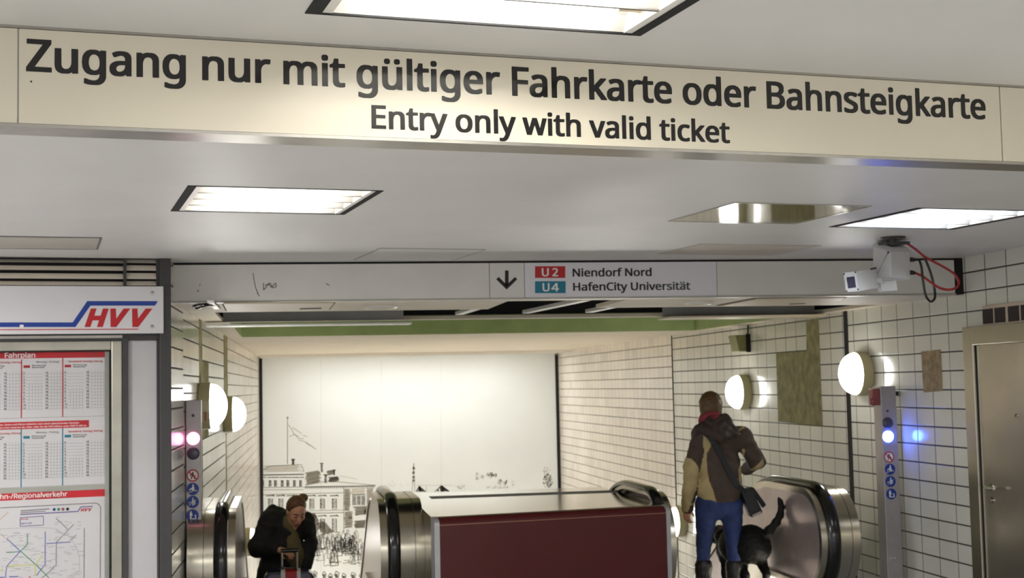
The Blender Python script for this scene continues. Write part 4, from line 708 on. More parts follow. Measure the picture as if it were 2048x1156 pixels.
# header board
t = thing('header_board', 'white header board with slanted red letters and a kinked blue line', 'sign', kp(-.5, 2.4, .06))
b = MB(); kbox(b, 0, 573, 325, 667.5, .062, .075, u0=UL); b.build('board', mat('header_enamel', srgb(206, 203, 205), .35, var=.02), t, bevel=.002)
hp = lambda x, y, d=.0758: kx(x*.2595, 460+y*.2595, d)
ul = lambda y, d=.0758: kp(UL+.02, float(hp(0, y, d)[2]), d)
b = MB(); f = lambda x, y: hp(x, y)
for q in ([(0, 712), (560, 712), (582, 748), (0, 748)], [(560, 712), (672, 548), (697, 583), (582, 748)], [(672, 548), (1217, 548), (1195, 583), (697, 583)]): b.poly([f(*p) for p in q][::-1])
b.quad(ul(748), f(0, 748), f(0, 712), ul(712)); b.build('blue_line', M_blue, t, fixn=False)
b = MB(); b.poly([hp(x, y, .0762) for x, y in [(152, 730), (182, 730), (182, 752), (152, 752)]][::-1]); b.build('line_notch', M_white, t, fixn=False)
b = MB(); b.quad(ul(768), f(1064, 768), f(1070, 761), ul(762)); b.build('red_line', M_red, t, fixn=False)
b = MB()
LET = [[(651, 748), (700, 605), (745, 605), (727, 660), (775, 660), (793, 605), (838, 605), (792, 748), (746, 748), (763, 697), (714, 697), (697, 748)],
       [(850, 605), (893, 605), (897, 682), (952, 605), (1005, 605), (897, 748), (852, 748)],
       [(1017, 605), (1060, 605), (1064, 682), (1122, 605), (1175, 605), (1066, 748), (1020, 748)]]
for q in LET: b.poly([f(*p) for p in q][::-1])
b.build('red_lettering', M_red, t, fixn=False)
for y in (485, 745):
    b = MB(); b.lathe(hp(1172, y, .074), KN, [(.0125, 0), (.0125, .003), (.005, .005)], 18); b.build('screw', M_alu, t, smooth='auto')
# display case
t = thing('display_case', 'metal framed glass display case holding the timetable and network map', 'display case', kp(-.8, 1.2, .02))
M_champ = mat('case_champagne_metal', srgb(160, 156, 144), .32, 1., var=.10, scale=5.)
uo, zo = kuz(243.5, 681.5); ui, zi2 = kuz(222, 700.5)
for nm, a0, a1, c0, c1 in (('frame_side', ui, uo, .47, zo), ('frame_top', UL, ui, zi2, zo), ('frame_bottom', UL, ui, .47, .55)):
    b = MB(); b.obox(kp(a0, c0, -.02), KU*(a1-a0), (0, 0, c1-c0), KN*.055); b.build(nm, M_champ, t, bevel=.006)
b = MB(); b.obox(kp(UL, .5, -.02), KU*(ui-UL), (0, 0, zi2-.5), KN*.012); b.build('backing', mat('case_backing', srgb(170, 172, 162), .5), t)
b = MB(); b.obox(kp(ui-.012, .5, -.008), KU*.012, (0, 0, zi2-.5), KN*.04); b.obox(kp(UL, zi2-.008, -.008), KU*(ui-UL), (0, 0, .008), KN*.04); b.build('seal', M_black, t)
mg = bpy.data.materials.new('case_glass'); mg.use_nodes = True; bb = mg.node_tree.nodes['Principled BSDF']
bb.inputs['Base Color'].default_value = (1, 1, 1, 1); bb.inputs['Roughness'].default_value = .02; bb.inputs['Transmission Weight'].default_value = 1; bb.inputs['IOR'].default_value = 1.01; bb.inputs['Specular IOR Level'].default_value = .5
b = MB(); b.obox(kp(UL, .5, .016), KU*(ui-UL-.012), (0, 0, zi2-.508), KN*.004); b.build('glass', mg, t)
# posters inside: everything printed lies on the paper plane
PD = -.004
pf = lambda x, y, d=PD+.0006: kx(x, y, d)
def rect(mb, x0, y0, x1, y1, sl=None, d=.0006):
    """printed rectangle whose edges follow the poster's own level lines"""
    ua, za = kuz(x0, y0); ub, zb = kuz(x1, y1)
    P = [pf(x0, y0, PD+d), pf(x1, y0, PD+d), pf(x1, y1, PD+d), pf(x0, y1, PD+d)]
    zt = P[0][2]; zl = P[2][2]; U = lambda p: float((p-KP)@KU)
    a, c = U(P[0]), U(P[1])
    mb.quad(kp(a, zl, PD+d), kp(c, zl, PD+d), kp(c, zt, PD+d), kp(a, zt, PD+d))
# work in poster units: U metres along the stand, Z metres high
def uz(x, y): p = pf(x, y); return float((p-KP)@KU), float(p[2])
def R(mb, u0, z0, u1, z1, d=.0006): mb.quad(kp(u0, z0, PD+d), kp(u1, z0, PD+d), kp(u1, z1, PD+d), kp(u0, z1, PD+d))
uR = uz(209.5, 800)[0]
zA = uz(209, 703)[1]; zB_ = uz(209, 832)[1]; zC1 = uz(180, 840)[1]; zC0 = uz(180, 854.5)[1]; zD0 = uz(208, 968)[1]
zE1 = uz(208, 978.5)[1]; zE0 = uz(208, 992.5)[1]; zF = uz(208, 998)[1]
def poster(name, label, z0, z1):
    t = thing(name, label, 'poster', kp(-.9, z0, PD)); b = MB(); b.obox(kp(UL, z0, PD-.002), KU*(uR-UL), (0, 0, z1-z0), KN*.002); b.build('paper', M_paper, t); return t
t = poster('timetable_poster', 'departure timetable poster with red Fahrplan heading in the display case', zD0-.002, zA)
zh = uz(209, 714.8)[1]
b = MB(); R(b, UL, zh, uR, zA); b.build('red_heading', M_red, t, fixn=False)
b = MB(); u0, _ = uz(9.6, 714); u1, _ = uz(70.6, 713); text(b, 'Fahrplan', kp(u0, zh+.005, PD+.0012), KU, ez, .0330, u1-u0); b.build('heading_lettering', M_white, t, fixn=False)
cols = [uz(-40, 760)[0], uz(43, 760)[0], uz(125.5, 760)[0]]
cw = cols[2]-cols[1]; cols = [cols[1]-cw, cols[1], cols[2]]
for row, (zt_, zb2, m, ln) in enumerate([(zh, zB_, M_red, 'U2'), (zC0, zD0, M_teal, 'U4')]):
    for ci, u in enumerate(cols):
        b = MB(); R(b, u-.0035, zb2, u+.0035, zt_); b.build('column_line', m, t, fixn=False)
        b = MB(); R(b, u+.012, zt_-.062, u+.052, zt_-.045); b.build('line_box', m, t, fixn=False)
        b = MB(); s = 'Montag - Freitag' if ci == 1 else 'Sonnabend, Sonntag, Feiertag'
        text(b, s, kp(u+(.09 if ci == 1 else .035), zt_-.030, PD+.0012), KU, ez, .012, .14 if ci == 1 else .215); b.build('day_lettering', M_greyink if ci == 1 else M_red, t, fixn=False)
        b = MB(); text(b, 'Richtung', kp(u+.064, zt_-.050, PD+.0012), KU, ez, .007, .085); text(b, 'Niendorf Nord' if row == 0 else 'Universität', kp(u+.064, zt_-.063, PD+.0012), KU, ez, .008, .075)
        b.build('direction_lettering', M_ink, t, fixn=False)
        zg = zt_-.082; H_ = zg-(zb2+.055); b = MB(); rnd = random.Random(row*7+ci)
        for half, ug in ((0, u+.02), (1, u+.155)):
            b2 = MB()
            for k in range(12):
                z = zg-H_*(k+1)/12
                R(b, ug-.008, z, ug+.112, z+.0012)
                text(b2, str(k+12*half), kp(ug-.008, z+.003, PD+.0012), KU, ez, .0105)
            for k in range(6):
                st = (4 if half == 0 and k else 0) if not (half == 0 and ci == 2) else (6 if k else 0)
                if half == 0 and k == 0: continue
                R(b, ug+.008+k*.019, zg-H_, ug+.0092+k*.019, zg-H_*st/12)
            b2.build('hour_numerals', M_ink, t, fixn=False)
        b.build('time_grid', M_greyink, t, fixn=False)
b = MB(); R(b, UL, zB_, uR, zB_+.0018); R(b, UL, zD0, uR, zD0+.0018); b.build('sheet_edge', M_greyink, t, fixn=False)
ub = uz(178, 846)[0]
b = MB(); R(b, UL, zC0, ub, zC1); b.build('red_notice', M_red, t, fixn=False)
b = MB(); hN = zC1-zC0
text(b, 'nen, Busse und Fähren teilweise nach einem abweichenden Fahrplan.', kp(uz(-2, 850)[0], zC0+hN*.56, PD+.0012), KU, ez, hN*.22, uz(159, 847)[0]-uz(-2, 850)[0])
text(b, 'net unter www.hvv.de. Oder rufen Sie die HVV Infoline unter 040/19 449 an.', kp(uz(-2, 855)[0], zC0+hN*.16, PD+.0012), KU, ez, hN*.22, uz(174, 850)[0]-uz(-2, 855)[0])
text(b, 'M. 5. 6. 17', kp(uz(182, 848)[0], zC0+hN*.3, PD+.0012), KU, ez, .010, .06)
b.build('notice_lettering', M_white, t, fixn=False)
t = poster('network_map', 'rail network map poster with red Regionalverkehr heading in the display case', .56, zE1)
b = MB(); R(b, UL, zE0, uR, zE1); b.build('red_heading', M_red, t, fixn=False)
b = MB(); text(b, 'hn-/Regionalverkehr', kp(uz(0, 999)[0], zE0+.012, PD+.0012), KU, ez, (zE1-zE0)*.66, uz(134.8, 993)[0]-uz(0, 999)[0]); b.build('heading_lettering', M_white, t, fixn=False)
m7 = lambda x, y: pf(x*.1522, 980+y*.1522, PD+.0012)
def mapline(name, m, w, *paths):
    b = MB()
    for p in paths: stroke(b, p, w, m7)
    b.build(name, m, t, fixn=False)
arc = lambda cx, cy, r, a0, a1, n=8: [(cx+r*math.cos(math.radians(a0+(a1-a0)*i/n)), cy-r*math.sin(math.radians(a0+(a1-a0)*i/n))) for i in range(n+1)]
mapline('map_border', M_greyink, .005, [(-60, 240)]+[(0, 236), (1240, 172)]+arc(1250, 245, 72, 85, 0)+[(1316, 1200), (1316, 1500)])
M_purple = mat('map_purple', srgb(78, 66, 140), .5, var=.03); M_mgreen = mat('map_green', srgb(60, 140, 100), .5, var=.03); M_yellow = mat('map_yellow', srgb(206, 204, 96), .5, var=.03)
M_lightline = mat('map_pale_grey', srgb(176, 176, 180), .5, var=.02)
mapline('purple_rule', M_purple, .006, [(265, 322), (1025, 282), (1062, 222), (1220, 215)])
mapline('blue_rail_line', mat('map_blue', srgb(96, 96, 176), .5, var=.03), .0055, [(85, 635), (268, 805), (90, 1000), (75, 1100), (75, 1160)], [(595, 545), (592, 985), (540, 1045), (480, 1120)], [(610, 705), (930, 683)])
mapline('green_rail_line', M_mgreen, .0055, [(362, 570), (360, 715), (272, 805), (470, 980), (620, 1130), (700, 1220)], [(85, 822), (262, 810)])
mapline('yellow_rail_line', M_yellow, .0055, [(100, 1000), (460, 980), (462, 1120)], [(480, 960), (565, 845)], [(-20, 1080), (40, 1030)])
mapline('grey_rail_line', M_greyink, .0045, [(735, 370), (890, 515)], [(970, 450), (742, 685), (738, 985), (610, 1110), (540, 1160)], [(1108, 500), (1104, 1160)], [(925, 665), (1000, 590)])
mapline('zone_ring', M_lightline, .003, [(-60, 515), (500, 490), (700, 505), (900, 600), (1010, 760), (1045, 900), (1045, 1050), (950, 1150)])
mapline('orange_rail_line', mat('map_orange', srgb(214, 160, 120), .5), .004, [(0, 570), (65, 630)], [(0, 390), (110, 290)])
b = MB(); rnd = random.Random(3)
for i in range(120):
    x, y = rnd.uniform(0, 1050), rnd.uniform(560, 1160); L = rnd.uniform(30, 95)
    stroke(b, [(x, y), (x+L, y-L*.05)], .0035, m7)
for i in range(24):
    x, y = rnd.uniform(640, 1080), rnd.uniform(350, 640); stroke(b, [(x, y), (x+50, y-3)], .0035, m7)
b.build('station_names', M_lightline, t, fixn=False)
b = MB()
stroke(b, [(270, 275), (650, 248)], .006, m7); stroke(b, [(270, 298), (600, 278)], .005, m7); b.build('map_title', M_greyink, t, fixn=False)
mapline('info_box', M_purple, .004, [(265, 365), (570, 342), (572, 460), (265, 478), (265, 365)])
b = MB(); text(b, 'hvv.de', m7(275, 395), KU, ez, .011, .044); b.build('red_web_lettering', M_red, t, fixn=False)
b = MB(); text(b, '040/19 449', m7(275, 452), KU, ez, .010, .065); b.build('phone_lettering', M_purple, t, fixn=False)
b = MB()
for dx in (1060,):
    for q in LET: b.poly([m7(1058+(x-651)*.29, 284-(748-y)*.31-(x-651)*.012) for x, y in q][::-1])
b.build('red_map_lettering', M_red, t, fixn=False)
for x, m in ((712, M_blue), (770, M_mgreen), (828, M_orange), (888, M_ink)):
    b = MB(); b.lathe(m7(x, 254-(x-770)*.03), KN, [(.0098, 0), (.0098, .0003)], 16); b.build('map_symbol', m, t)
mapline('map_purple_text', M_purple, .006, [(120, 1140), (240, 1136)], [(-20, 1150), (60, 1146)])
b = MB(); b.poly([m7(375, 1150), m7(410, 1150), m7(392, 1132)][::-1]); b.build('map_marker', M_red, t, fixn=False)

# ================================================================ SIGNAL COLUMNS
M_col = mat('column_grey_metal', srgb(166, 160, 160), .38, .5, var=.06, scale=12.)
M_lens0 = mat('dark_signal_lens', srgb(70, 66, 82), .25, var=.03)
M_redlit = mat('lit_red_lens', (1, .2, .5, 1), .4, var=0, em=(1, .24, .55, 1), em_s=1.6)
M_bluelit = mat('lit_blue_lens', (.2, .3, 1, 1), .4, var=0, em=(.05, .13, 1, 1), em_s=11)
def column(label, xc, yf, w, dp, ztop, lens, picts, lit, side):
    t = thing('signal_column', label, 'signal column', (xc, yf, 0))
    b = MB(); b.box(xc-w/2, yf, 0, xc+w/2, yf+dp, ztop); b.build('post', M_col, t, bevel=.006)
    for x, y, m, nm in lens:
        c = onY(x, y, yf); b = MB(); b.lathe(c, (0, -1, 0), [(.047, 0), (.047, .004), (.043, .008), (.03, .014), (.0, .016)], 28); b.build(nm, m, t, smooth='auto')
    for k, (x, y) in enumerate(picts):
        c = onY(x, y, yf); r = .046
        b = MB(); b.lathe(c, (0, -1, 0), [(r, 0), (r, .0015)], 28); d = b.build('pictogram', M_red if k == 0 else M_blue, t)
        P = lambda a, z, e=.002: c+np.array([a*r, -e, z*r])
        b = MB()
        if k == 0:
            b.lathe(c, (0, -1, 0), [(r*.78, .0016), (r*.78, .0018)], 28)
            d2 = b.build('white_field', M_white, d)
            b = MB()
            for q in ([(-.12, .55), (.12, .55), (.12, .1), (-.12, .1)], [(-.12, .3), (-.5, .0), (-.4, -.1), (0, .15)], [(.1, .15), (.45, -.1), (.4, -.22), (.0, .0)], [(-.1, .15), (-.35, -.55), (-.2, -.6), (.1, .1)], [(0, .1), (.25, -.6), (.4, -.55), (.14, .15)]): b.poly([P(*p, .0024) for p in q])
            b.build('figure', M_ink, d, fixn=False)
            b = MB(); b.poly([P(*p, .003) for p in [(-.62, .48), (-.48, .62), (.62, -.48), (.48, -.62)]]); b.build('slash', M_red, d, fixn=False)
        else:
            F = [[[(-.05, .75), (.15, .75), (.15, .5), (-.05, .5)], [(-.1, .45), (.2, .45), (.3, -.2), (-.15, -.2)], [(-.15, .2), (-.6, -.1), (-.55, -.25), (-.05, .05)], [(-.75, -.5), (.7, -.2), (.7, -.3), (-.75, -.6)], [(-.1, -.15), (.4, -.15), (.35, -.4), (-.2, -.45)]],
                 [[(-.05, .7), (.12, .7), (.12, .5), (-.05, .5)], [(-.1, .45), (.15, .45), (.15, -.55), (-.05, -.55)], [(.2, .3), (.4, .3), (.4, -.4), (.25, -.4)], [(-.7, -.1), (-.1, .1), (-.1, 0), (-.7, -.2)], [(-.6, -.5), (.5, .4), (.5, .3), (-.6, -.6)]],
                 [[(-.35, .7), (-.15, .7), (-.15, .5), (-.35, .5)], [(-.45, .45), (-.05, .45), (0, -.1), (-.4, -.1)], [(-.4, -.05), (-.15, -.05), (-.15, -.6), (-.4, -.6)], [(-.1, -.45), (.6, -.45), (.6, -.6), (-.1, -.6)], [(.35, .1), (.55, .1), (.6, -.45), (.45, -.45)]]][k-1]
            for q in F: b.poly([P(*p) for p in q])
            b.build('figure', M_white, d, fixn=False)
    return t
xl, yl = -.695, 10.62
wl = float(onY(402.5, 900, yl)[0]-onY(371.5, 900, yl)[0]); xl = float(onY(387, 900, yl)[0])
tL = column('slim grey signal column with lit red lamp by the left tiled wall', xl, yl, wl, .10, float(onY(386, 800, yl)[2]),
       [(386.5, 877, M_redlit, 'red_lamp'), (386.5, 907, M_lens0, 'dark_lamp')], [(385.5, 951), (385.5, 978), (385.5, 1004), (385, 1031)], 0, -1)
b = MB(); b.box(xl-wl/2-.030, yl+.02, 0, xl-wl/2-.001, yl+.10, float(onY(386, 800, yl)[2])-.005); b.build('gap_shade_strip', mat('column_gap_shade', srgb(74, 66, 58), .6), tL)  # dark strip painting the shadow between column and wall
b = MB(); A = onY(403, 801, yl); B = onY(416, 824, yl); b.box(float(A[0]), yl+.03, float(B[2]), float(B[0]), yl+.08, float(A[2])); b.build('bracket', M_lampbase, tL, bevel=.003)
b = MB(); A = onY(408, 825, yl); B = onY(413, 842, yl); b.box(float(A[0]), yl+.04, float(B[2]), float(B[0]), yl+.07, float(A[2])+.01); b.build('hook', mat('rusty_hook', srgb(150, 96, 66), .6), tL)
for nm, y in (('keyhole', 831), ('keyhole', 1103)):
    b = MB(); b.lathe(onY(386, y, yl), (0, -1, 0), [(.012, 0), (.012, .001)], 14); b.build(nm, M_dark, tL)
yr = 10.93
A, B = onY(1765.5, 900, yr), onY(1799, 900, yr); wr = float(B[0]-A[0])*.93; xr = float(A[0])+wr/2
tR = column('slim grey signal column with lit blue lamp by the right tiled wall', xr, yr, wr, .15, float(onY(1780, 772, yr)[2]),
       [(1775, 846, M_lens0, 'dark_lamp'), (1776, 873, M_bluelit, 'blue_lamp')], [(1778, 914), (1780, 938.5), (1781, 963), (1782.5, 988)], 1, 1)
b = MB(); zz = float(onY(1780, 772, yr)[2]); b.box(xr-wr/2-.06, yr+.02, zz-.16, xr-wr/2-.001, yr+.11, zz-.02); b.build('emergency_box', M_orange, tR, bevel=.006)
b = MB(); b.tube([(xr-wr/2-.06, yr+.02, zz-.10), (xr-wr/2-.085, yr+.0, zz-.11), (xr-wr/2-.085, yr+.0, zz-.15), (xr-wr/2-.05, yr+.01, zz-.155)], .009, 8); b.build('pull_handle', M_orange, tR, smooth=True)
b = MB(); A = onY(1793, 787, yr); b.box(xr+wr/2+.001, yr+.05, float(A[2])-.02, XR-.002, yr+.08, float(A[2])+.02); b.build('wall_bracket', M_dark, tR)
b = MB(); b.lathe(onY(1775, 822, yr), (0, -1, 0), [(.011, 0), (.011, .001)], 14); b.build('keyhole', M_dark, tR)
b = MB(); text(b, 'D.19', onY(1780, 1118, yr-.001), ex, ez, .014, .05); b.build('number_lettering', M_white, tR, fixn=False)

# ================================================================ ESCALATORS
TAN = math.tan(math.radians(30)); YEND = 22.4; RN = .46; ZH = 1.015
def floor_z(Y, yf): return 0. if Y < yf else -(Y-yf)*TAN
def belt_path(tip, yf, off, n=26):
    """side line of the balustrade (Y, Z, outward normal), off metres inside the handrail's outer line"""
    r = RN-off; cy, cz = tip+RN, ZH-RN; P = []
    P.append((cy+.5, cz-r, 0, -1))
    for i in range(n+1):
        a = math.radians(-90-180*i/n); P.append((cy+r*math.cos(a), cz+r*math.sin(a), math.cos(a), math.sin(a)))
    Rc = 1.6; y0 = yf-.45
    for i in range(9):
        a = math.radians(30*i/8); q = Rc-off; P.append((y0+q*math.sin(a), ZH-Rc+q*math.cos(a), math.sin(a), math.cos(a)))
    s, c = math.sin(math.radians(30)), math.cos(math.radians(30)); y, z = P[-1][0], P[-1][1]
    L = (YEND-y)/c; P.append((y+L*c, z-L*s, s, c))
    return P
def sweep(mb, path, prof, xc):
    """prof: closed (dx, dn) section"""
    n = len(prof); vs = [(xc+dx, y+ny*dn, z+nz*dn) for y, z, ny, nz in path for dx, dn in prof]
    fs = [(i*n+k, i*n+(k+1) % n, (i+1)*n+(k+1) % n, (i+1)*n+k) for i in range(len(path)-1) for k in range(n)]
    fs += [list(range(n))[::-1], list(range((len(path)-1)*n, len(path)*n))]; mb.add(vs, fs)
def side_poly(tip, yf, off, zb):
    P = [(y, z) for y, z, *_ in belt_path(tip, yf, off)]
    P = [(y, max(z, zb) if i < 28 else z) for i, (y, z) in enumerate(P) if i]
    return P+[(YEND, floor_z(YEND, yf)+zb), (yf+.25, zb)]
HRP = [(-.046, -.030), (-.046, -.008), (-.036, .004), (-.018, .010), (0, .012), (.018, .010), (.036, .004), (.046, -.008), (.046, -.030), (.03, -.034), (-.03, -.034)]
def balustrade(t, xh, tip, yf, inn, sh0, sh1, mpanel=None):
    ys_, yf = yf, yf+(.35 if xh < 2 else .12)          # crest of the handrail lies a little beyond the comb
    b = MB(); sweep(b, belt_path(tip, yf, .012), HRP, xh); b.build('handrail', M_rubber, t, smooth='auto')
    b = MB(); sweep(b, belt_path(tip, yf, .075), [(-.03, 0), (-.03, .03), (.03, .03), (.03, 0)], xh); b.build('handrail_guide', M_steel, t, smooth='auto')
    b = MB(); x0, x1 = sorted((inn*.048, inn*.105)); sweep(b, belt_path(tip, yf, .050), [(x0, -.05), (x0, 0), (x1, 0), (x1, -.05)], xh); b.build('steel_edge', M_steelx, t, smooth='auto')
    b = MB(); xa = xh+inn*.082; pts = side_poly(tip, yf, .095, .20)
    b.prism([(xa, y, z) for y, z in pts], (inn*.012, 0, 0)); b.build('balustrade_panel', mpanel or M_pink, t)
    b = MB(); b.prism([(xh+inn*.03, y, z) for y, z in [(tip+RN-.1, 0), (tip+RN-.1, .2), (yf+.25, .2), (YEND, floor_z(YEND, yf)+.2), (YEND, floor_z(YEND, yf)-.35), (yf, -.35)]], (inn*.10, 0, 0)); b.build('skirt', M_steel, t)
    if sh1 is not None:
        b = MB(); pts = side_poly(tip+.02, yf, .055, .02); x0, x1 = sorted((sh0, sh1))
        n = len(pts); b.prism([(x0, y, z) for y, z in pts], (x1-x0, 0, 0)); b.build('newel_shroud', M_steelx, t, smooth='auto')
        b = MB(); xm = x0+(x1-x0)*.62; sweep(b, [p for p in belt_path(tip+.02, yf, .053)[:29]], [(-.002, -.01), (-.002, 0), (.002, 0), (.002, -.01)], xm); b.build('seam', M_dark, t, smooth='auto')
def escalator(label, xa, xb, tipa, tipb, yf, sha, shb):
    t = thing('escalator', label, 'escalator', ((xa+xb)/2, yf-1, 0))
    balustrade(t, xa, tipa, yf, 1, *sha); balustrade(t, xb, tipb, yf, -1, *shb)
    b = MB(); b.box(xa+.13, max(tipa, tipb)+.1, .001, xb-.13, yf-.05, .012); b.build('landing_plate', M_steel, t)
    b = MB(); b.box(xa+.13, yf-.05, .001, xb-.13, yf, .016); b.build('comb', mat('comb_yellow', srgb(170, 150, 60), .5), t)
    M_step = mat('step_metal', srgb(96, 94, 90), .4, .7, var=.1)
    for k in range(25):
        y0 = yf+.40*k; z = -.23*k if k else -.02
        b = MB(); b.prism([(xa+.14, y0, z), (xa+.14, y0+.398, z), (xa+.14, y0+.398, z-.23), (xa+.14, y0+.30, z-.30), (xa+.14, y0, z-.06)], (xb-xa-.28, 0, 0)); b.build('step', M_step, t)
    return t
E1 = escalator('left escalator with the black-coated person riding up', -.485, .815, 10.35, 10.75, 12.0, (-.54, -.73), (.868, 1.055))
E2 = escalator('right escalator that the woman with the dog steps onto', 2.900, 4.265, 10.49, 10.40, 11.95, (2.9, None), (4.318, 4.50))
b = MB(); A = onX(1560, 1148, 4.13); b.box(4.118, float(A[1])-.5, .06, 4.134, float(A[1])+.35, .14); b.build('skirt_light', mat('skirt_lamp', (1, 1, 1, 1), .4, var=0, em=(1, .95, .8, 1), em_s=3.), E2)

# ---------------------------------------------------------------- console between the escalators
CL = np.array([1.056, 10.106, 0]); CR = np.array([2.925, 10.425, 0]); CU = (CR-CL)/np.linalg.norm(CR-CL); CB = np.array([-CU[1], CU[0], 0]); CW = float(np.linalg.norm(CR-CL))
t = thing('escalator_console', 'wide maroon fronted console with steel top between the two escalators', 'console', (CL+CR)/2)
b = MB(); b.prism([CL+CB*.03+CU*.004, CR+CB*.03-CU*.06, (2.86, 12.5, 0), (1.06, 12.5, 0)], (0, 0, .88)); b.build('body', M_steel, t)
prof = [(0, .842)]+[(.085-.085*math.cos(a), .842-.842+.842+.052*math.sin(a)) for a in [i*PI/2/8 for i in range(1, 9)]]
def profile(mb, u0, u1, pf_, th=.02):
    for (d0, z0), (d1, z1) in zip(pf_, pf_[1:]):
        mb.quad(CL+CU*u0+CB*d0+[0, 0, z0], CL+CU*u1+CB*d0+[0, 0, z0], CL+CU*u1+CB*d1+[0, 0, z1], CL+CU*u0+CB*d1+[0, 0, z1])
b = MB(); profile(b, .04, CW-.035, [(0, .005), (0, .838)]); profile(b, .04, CW-.035, [(0, .838), (.01, .838)]); b.build('front_panel', M_maroon, t)
b = MB(); profile(b, .04, CW-.035, prof); b.build('upper_panel', M_maroon, t, smooth='auto')
b = MB(); profile(b, .04, CW-.035, [(-.001, .8385), (-.001, .8415)]); b.build('seam_highlight', mat('seam_highlight_paint', srgb(190, 140, 110), .3, .8), t)  # bright strip paints the highlight along the crease seam
for u0, u1 in ((0, .04), (CW-.035, CW)):
    b = MB(); pr_ = [(-.004, .0), (-.004, .842)]+[(d-.004, z+.004) for d, z in prof[1:]]
    profile(b, u0, u1, pr_); profile(b, u0, u1, [(-.004, 0), (.03, 0)])
    for ue in (u0, u1):
        for (d0, z0), (d1, z1) in zip(pr_, pr_[1:]): b.quad(CL+CU*ue+CB*d0+[0, 0, z0], CL+CU*ue+CB*d1+[0, 0, z1], CL+CU*ue+CB*.09+[0, 0, z1-.002], CL+CU*ue+CB*.09+[0, 0, z0-.002])
    b.build('edge_trim', mat('trim_satin_aluminium', srgb(178, 178, 180), .35, .6), t, smooth='auto')
b = MB(); b.prism([CL+CB*.085+[0, 0, .882], CR+CB*.085+[0, 0, .882], (2.90, 10.56, .882), (2.88, 12.55, .882), (1.056, 12.55, .882)], (0, 0, .014)); b.build('top_cover', M_polish, t, bevel=.003)
b = MB(); b.box(1.22, 11.84, .8962, 2.86, 12.10, .8975); b.build('top_strip', mat('strip_matt_grey', srgb(120, 116, 120), .7), t)
b = MB(); b.prism([(1.06, 12.55, .89), (1.06, YEND, .89-(YEND-12.55)*TAN), (1.06, YEND, -6.2), (1.06, 12.55, -.6)], (1.80, 0, 0)); b.build('sloping_deck', M_steel, t)

# ================================================================ MURAL
t = thing('mural', 'huge pale mural with engraved town houses and crowd on the far wall', 'mural', (2.3, YM, 0))
b = MB(); b.box(-.43, YM-.035, -6.2, 5.04, YM-.002, ZS-.02); b.build('board', M_mural, t)
YP = YM-.036
M_i1 = mat('mural_ink_dark', srgb(84, 80, 72), .6, var=.1); M_i2 = mat('mural_ink_grey', srgb(142, 137, 124), .6, var=.1); M_i3 = mat('mural_ink_pale', srgb(184, 179, 166), .6, var=.1)
mf = lambda x, y: onY(500+x*.4118, 680+y*.4118, YP)
rnd = random.Random(11)
def jit(p, a=1.0): return [(x+rnd.uniform(-a, a), y+rnd.uniform(-a, a)) for x, y in p]
def hatch(mb, q, n, w, a=1.):
    (x0, y0), (x1, y1), (x2, y2), (x3, y3) = q           # left edge 0-3, right edge 1-2
    for i in range(n):
        s = (i+rnd.uniform(0, .6))/n; e = (i+rnd.uniform(0, .6))/n; t0, t1 = rnd.uniform(0, .15), rnd.uniform(.85, 1)
        A = (x0+(x3-x0)*s, y0+(y3-y0)*s); B = (x1+(x2-x1)*e, y1+(y2-y1)*e)
        stroke(mb, jit([(A[0]+(B[0]-A[0])*t0, A[1]+(B[1]-A[1])*t0), (A[0]+(B[0]-A[0])*t1, A[1]+(B[1]-A[1])*t1)], a), w, mf)
D, G, Pp = MB(), MB(), MB()
for x in (345, 638, 928): stroke(Pp, [(x, 100), (x, 1150)], .004, mf)
stroke(D, [(182, 378), (182, 602)], .011, mf); stroke(D, [(178, 377), (187, 377)], .025, mf)
for p in ([(187, 412), (200, 430), (212, 455), (238, 470)], [(190, 470), (215, 458), (235, 478), (262, 480)], [(255, 462), (278, 470)], [(205, 425), (230, 440), (250, 455)], [(270, 500), (310, 522)], [(235, 485), (270, 495), (320, 530)]): stroke(G, p, .010, mf)
# roofs, chimneys
for x, y, w, h in ((203, 580, 13, 26), (343, 600, 11, 42), (360, 655, 14, 40), (405, 632, 8, 25)):
    hatch(D, [(x, y), (x+w, y), (x+w, y+h), (x, y+h)], 12, .010); stroke(D, [(x-3, y), (x+w+3, y)], .02, mf)
stroke(G, [(50, 640), (95, 612), (250, 605), (262, 640)], .010, mf)
hatch(Pp, [(60, 612), (250, 606), (262, 640), (55, 642)], 9, .010)
hatch(G, [(264, 645), (345, 632), (345, 690), (268, 705)], 22, .012); hatch(G, [(370, 636), (412, 630), (412, 650), (375, 660)], 10, .012); hatch(D, [(378, 668), (432, 662), (436, 684), (378, 692)], 9, .012)
stroke(G, [(268, 705), (360, 688), (440, 690), (610, 706)], .012, mf); stroke(Pp, [(436, 660), (500, 672), (520, 676)], .01, mf)
# upper block
for y, w in ((655, .020), (716, .012), (728, .010)): stroke(D if y < 700 else G, jit([(50, y), (262, y-2)]), w, mf)
for x in (62, 98, 124, 157, 184, 216, 246):
    hatch(D, [(x-6, 682), (x+6, 682), (x+6, 712), (x-6, 712)], 7, .012, .8); stroke(D, [(x-5, 680), (x-5, 713)], .013, mf); stroke(G, [(x+5, 680), (x+5, 713)], .010, mf); stroke(D, [(x-14, 668), (x+14, 667)], .014, mf)
    stroke(G, [(x+10, 664), (x+16, 670)], .014, mf)
